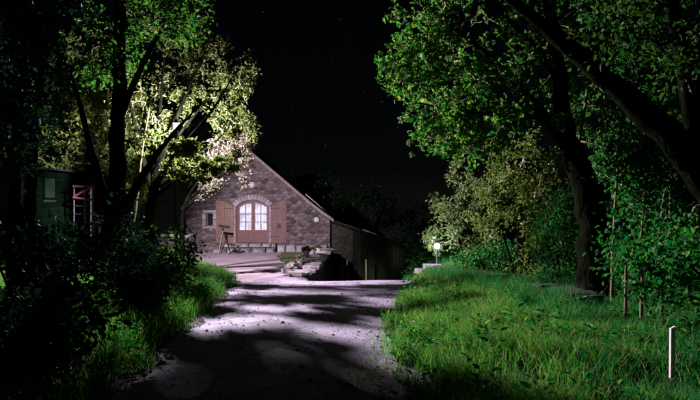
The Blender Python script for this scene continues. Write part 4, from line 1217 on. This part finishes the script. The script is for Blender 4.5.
# flower pots on the retaining wall
def pot(px, row, d, s, label, seed):
    q = P(px, row, d); g = np.random.default_rng(seed)
    r = empty('flower_pot', tuple(q), label, 'flower pot', 'flower pots on the retaining wall')
    m_ = MB(); m_.lathe([(.10*s,0),(.15*s,.22*s),(.165*s,.22*s),(.165*s,.27*s),(.14*s,.27*s),(.13*s,.24*s)], 14); o = m_.build('pot', M['terracotta'], None); o.parent = r
    n = 170; u = unit(g.normal(size=(n,3))); u[:,2] = abs(u[:,2])
    pos = u*.18*s*g.uniform(.3,1,(n,1))+np.array([0,0,.26*s])
    o = link('plant', leaves_mesh('plant', pos, u+g.normal(size=(n,3))*.5, g.normal(size=(n,3))+np.array([0,0,1]), .075, .05), M['leaf_green'], r)
    n = 22; u = unit(g.normal(size=(n,3))); u[:,2] = abs(u[:,2])*.8
    o = link('flowers', leaves_mesh('flowers', u*.2*s+np.array([0,0,.28*s]), g.normal(size=(n,3)), g.normal(size=(n,3)), .07, .07), M['petal_pink'], r); o['kind'] = 'stuff'
pot(300, 264.5, 18.5, .75, 'flower pot lowest and nearest on the wall, before the others', 1)
pot(306, 257.5, 21.5, .95, 'larger pale flower pot, second from the front on the wall', 2)
pot(312, 256, 23.0, .9, 'pale flower pot, third from the front on the wall', 3)
pot(318, 254, 25.0, 1.0, 'flower pot farthest back on the wall, with reddest blooms', 4)

# ------------------------------------------------------------------ grass
def grass(name, label, xy, hgt, mat, seed, wid=.009, lean=.45):
    g = np.random.default_rng(seed); n = len(xy)
    x, y = xy[:,0], xy[:,1]; z = H(x, y)
    a = g.uniform(0, 2*math.pi, n)
    clump = .55 + .45*np.sin(2.9*x+1.3*y+np.sin(1.7*y-2.1*x)*2)*np.sin(2.2*y-1.1*x+1) + .0
    h = hgt*(.55+.6*np.clip(clump,0,1))*g.uniform(.5,1.25,n)
    h = h*(1-.72*np.exp(-(((x-2.66)/.40)**2+((y-4.65)/.55)**2)**2))     # trodden round the white stake
    ld = np.stack([np.cos(a), np.sin(a), np.zeros(n)], 1) * (lean*h*g.uniform(.3,1.6,n))[:, None]
    b = g.uniform(0, 2*math.pi, n); w = np.stack([np.cos(b), np.sin(b), np.zeros(n)], 1)*(wid*g.uniform(.6,1.4,n))[:, None]
    p = np.stack([x, y, z-.01], 1)
    up = np.array([0,0,1.0])
    mid = p + ld*.35 + up*(h*.6)[:, None]; tip = p + ld + up*(h*.95)[:, None]
    V = np.stack([p-w/2, p+w/2, mid+w*.38, mid-w*.38, tip], 1).reshape(-1,3)
    I = np.arange(n)[:, None]*5
    o = link(name, mesh_np(name, V, [I+np.array([[0,1,2,3]]), I+np.array([[3,2,4]])]), mat)
    return tag(o, label, 'grass', kind='stuff')
def scatter(n, x0, x1, y0, y1, f, seed, ypow=1.0):
    g = np.random.default_rng(seed)
    y = y0 + (y1-y0)*g.uniform(0,1,n)**ypow; x = g.uniform(x0, x1, n)
    keep = g.uniform(0,1,n) < f(x, y)
    return np.stack([x, y], 1)[keep]
def patch(x, y):
    a = np.sin(1.9*x+.7*y+np.sin(1.3*y)*1.4)*np.sin(1.1*y-1.6*x+2)
    b = np.sin(5.3*x+2.1*y+np.sin(3.7*y)*1.2)*np.sin(4.1*y-3.6*x+np.sin(4.4*x))
    return np.clip(.55+.4*a+.5*b, .06, 1)
fr_ = lambda x, y: sstep(-.05, .35, x-xr(y)+.15*np.sin(3*y)+.08*np.sin(9*y))*patch(x, y)*(y+np.abs(x)*0 > 2)
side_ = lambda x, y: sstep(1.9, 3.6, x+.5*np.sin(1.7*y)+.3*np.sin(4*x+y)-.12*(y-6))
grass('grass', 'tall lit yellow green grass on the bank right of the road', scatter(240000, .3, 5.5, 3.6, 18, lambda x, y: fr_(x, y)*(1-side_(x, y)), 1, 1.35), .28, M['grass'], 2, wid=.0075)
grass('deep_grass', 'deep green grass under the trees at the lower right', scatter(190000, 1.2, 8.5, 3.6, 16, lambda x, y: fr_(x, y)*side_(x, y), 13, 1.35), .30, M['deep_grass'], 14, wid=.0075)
fl_ = lambda x, y: sstep(-.05, .3, xl(y)-x+.12*np.sin(3.3*y))*patch(x+3, y)
grass('grass', 'tall grass on the bank left of the road', scatter(120000, -8, -1.8, 3.6, 17.5, fl_, 3, 1.3), .33, M['grass'], 4)
ft_ = lambda x, y: sstep(.9, 0, (xr(y)-x)/(.35+.9*sstep(8.5,5,y)))*.6*patch(x*1.7, y*1.7)*(x < xr(y)+.1)
grass('short_grass', 'short thin grass creeping over the right side of the road', scatter(60000, -1.2, 1.2, 3.4, 9.5, ft_, 5), .06, M['grass'], 6, wid=.006)
fy_ = lambda x, y: ((x > np.interp(y, [16,17,20,23,26,30], [-1.8,-2.0,-2.1,-2.8,-3.4,-3.4])) & (x < -1.5))*.9
grass('short_grass', 'strip of short grass between the gravel yard and the flower pots', scatter(22000, -3.6, -1.4, 16.5, 29, fy_, 7), .08, M['lawn'], 8, wid=.012)
fb_ = lambda x, y: ((x < xl(y)) | (x > 3.2))*.8
grass('short_grass', 'rough grass farther back left of the yard', scatter(30000, -14, -3.5, 17, 29, lambda x, y: (x < xl(y))*.8, 9), .22, M['grass'], 10, wid=.014)
grass('dry_grass', 'tuft of dry straw coloured grass hanging over the end of the low wall', scatter(2600, 2.75, 3.5, 14.2, 15.6, lambda x, y: x*0+1, 11)*np.array([1,1]), .30, M['dry_grass'], 12, wid=.010, lean=1.2)
wallx = lambda y: np.interp(y, [8.6,9.6,11.3,13.2,15,16.6], [3.75,3.55,3.3,3.05,2.85,2.7])
grass('long_grass', 'long rank grass along the foot of the low mossy wall', scatter(26000, 2.0, 4.2, 8.4, 16.2, lambda x, y: ((x > wallx(y)-.75) & (x < wallx(y)-.12))*.9, 31), .42, M['deep_grass'], 32, wid=.009)
grass('rough_grass', 'rough dark grass on the slope below the garden lamp', scatter(16000, 1.6, 4.5, 16, 24, lambda x, y: x*0+.8, 33), .3, M['deep_grass'], 34, wid=.012)
grass('dry_stalks', 'sparse dry stalks standing in the right bank grass', scatter(3000, .6, 7, 4, 15, lambda x, y: fr_(x, y)*.6, 35), .48, M['dry_grass'], 36, wid=.005, lean=.7)
# broad-leaved weeds in the verges
def weeds(name, label, spots, seed, mat):
    g = np.random.default_rng(seed)
    pos, dirs, LL = [], [], []
    for (x, y) in spots:
        if abs(x-2.7) < .45 and abs(y-4.7) < .8: continue
        h = g.uniform(.1,.36); n = 16; z = float(H(x,y))
        a = g.uniform(0,6.28,n); t = g.uniform(.1,1,n)
        pos.append(np.stack([x+.06*np.cos(a), y+.06*np.sin(a), z+h*t], 1)); dirs.append(np.stack([np.cos(a), np.sin(a), g.uniform(-.1,.8,n)], 1)); LL.append(g.uniform(.05,.11,n))
    pos = np.concatenate(pos); dirs = np.concatenate(dirs); LL = np.concatenate(LL)
    o = link(name, leaves_mesh(name, pos, dirs, g.normal(size=pos.shape)*.4+np.array([0,0,1]), LL, LL*.55), mat)
    return tag(o, label, 'weeds', kind='stuff')
weeds('weeds', 'broad leaved weeds scattered in the right bank grass', scatter(900, .5, 6, 4, 13, fr_, 21), 22, M['leaf_green'])
weeds('weeds', 'broad leaved weeds scattered along the left bank', scatter(700, -6, -2.2, 4, 14, fl_, 23), 24, M['leaf_green'])

def litter(name, label, xy, seed, L, mat, cat):
    g = np.random.default_rng(seed); n = len(xy)
    pos = np.column_stack([xy, H(xy[:,0], xy[:,1])+.014]); a = g.uniform(0, 6.28, n)
    d = np.stack([np.cos(a), np.sin(a), g.uniform(-.05,.35,n)], 1)
    LL = L*g.uniform(.5,1.3,n)
    o = link(name, leaves_mesh(name, pos, d, g.normal(size=(n,3))*.25+np.array([0,0,1]), LL, LL*.6), mat)
    return tag(o, label, cat, kind='stuff')
M['dead_leaf'] = leaf_mat('dead_leaf', (0.04,0.025,0.015), (0.12,0.075,0.045), 0.2)
edge_ = lambda x, y: np.clip(.10+.9*np.exp(-np.minimum(xr(y)-x, x-xl(y))/.3), 0, 1)*(x < xr(y)+.1)*(x > xl(y)-.1)
litter('fallen_leaves', 'dead leaves scattered over the road', scatter(1500, -3, 1.7, 4.2, 15, edge_, 41), 42, .055, M['dead_leaf'], 'leaves')
xy = scatter(3800, -3, 1.7, 4.2, 15, lambda x, y: edge_(x, y), 43); g = np.random.default_rng(44); n = len(xy)
sz = g.uniform(.006,.020,n)*np.where(g.uniform(size=n) < .04, 1.8, 1)
base = np.array([(1,0,0),(0,1,0),(-1,0,0),(0,-1,0),(0,0,.75),(0,0,-.4)])
V = (base[None]*(1+g.uniform(-.3,.3,(n,6,1))))*sz[:,None,None] + np.column_stack([xy, H(xy[:,0],xy[:,1])+.010])[:,None,:]
tri = np.array([(0,1,4),(1,2,4),(2,3,4),(3,0,4),(1,0,5),(2,1,5),(3,2,5),(0,3,5)])
tag(link('pebbles', mesh_np('pebbles', V.reshape(-1,3), [(np.arange(n)[:,None,None]*6+tri[None]).reshape(-1,3)]), M['pale_stone']), 'small pebbles scattered along the road edges', 'pebbles', kind='stuff')
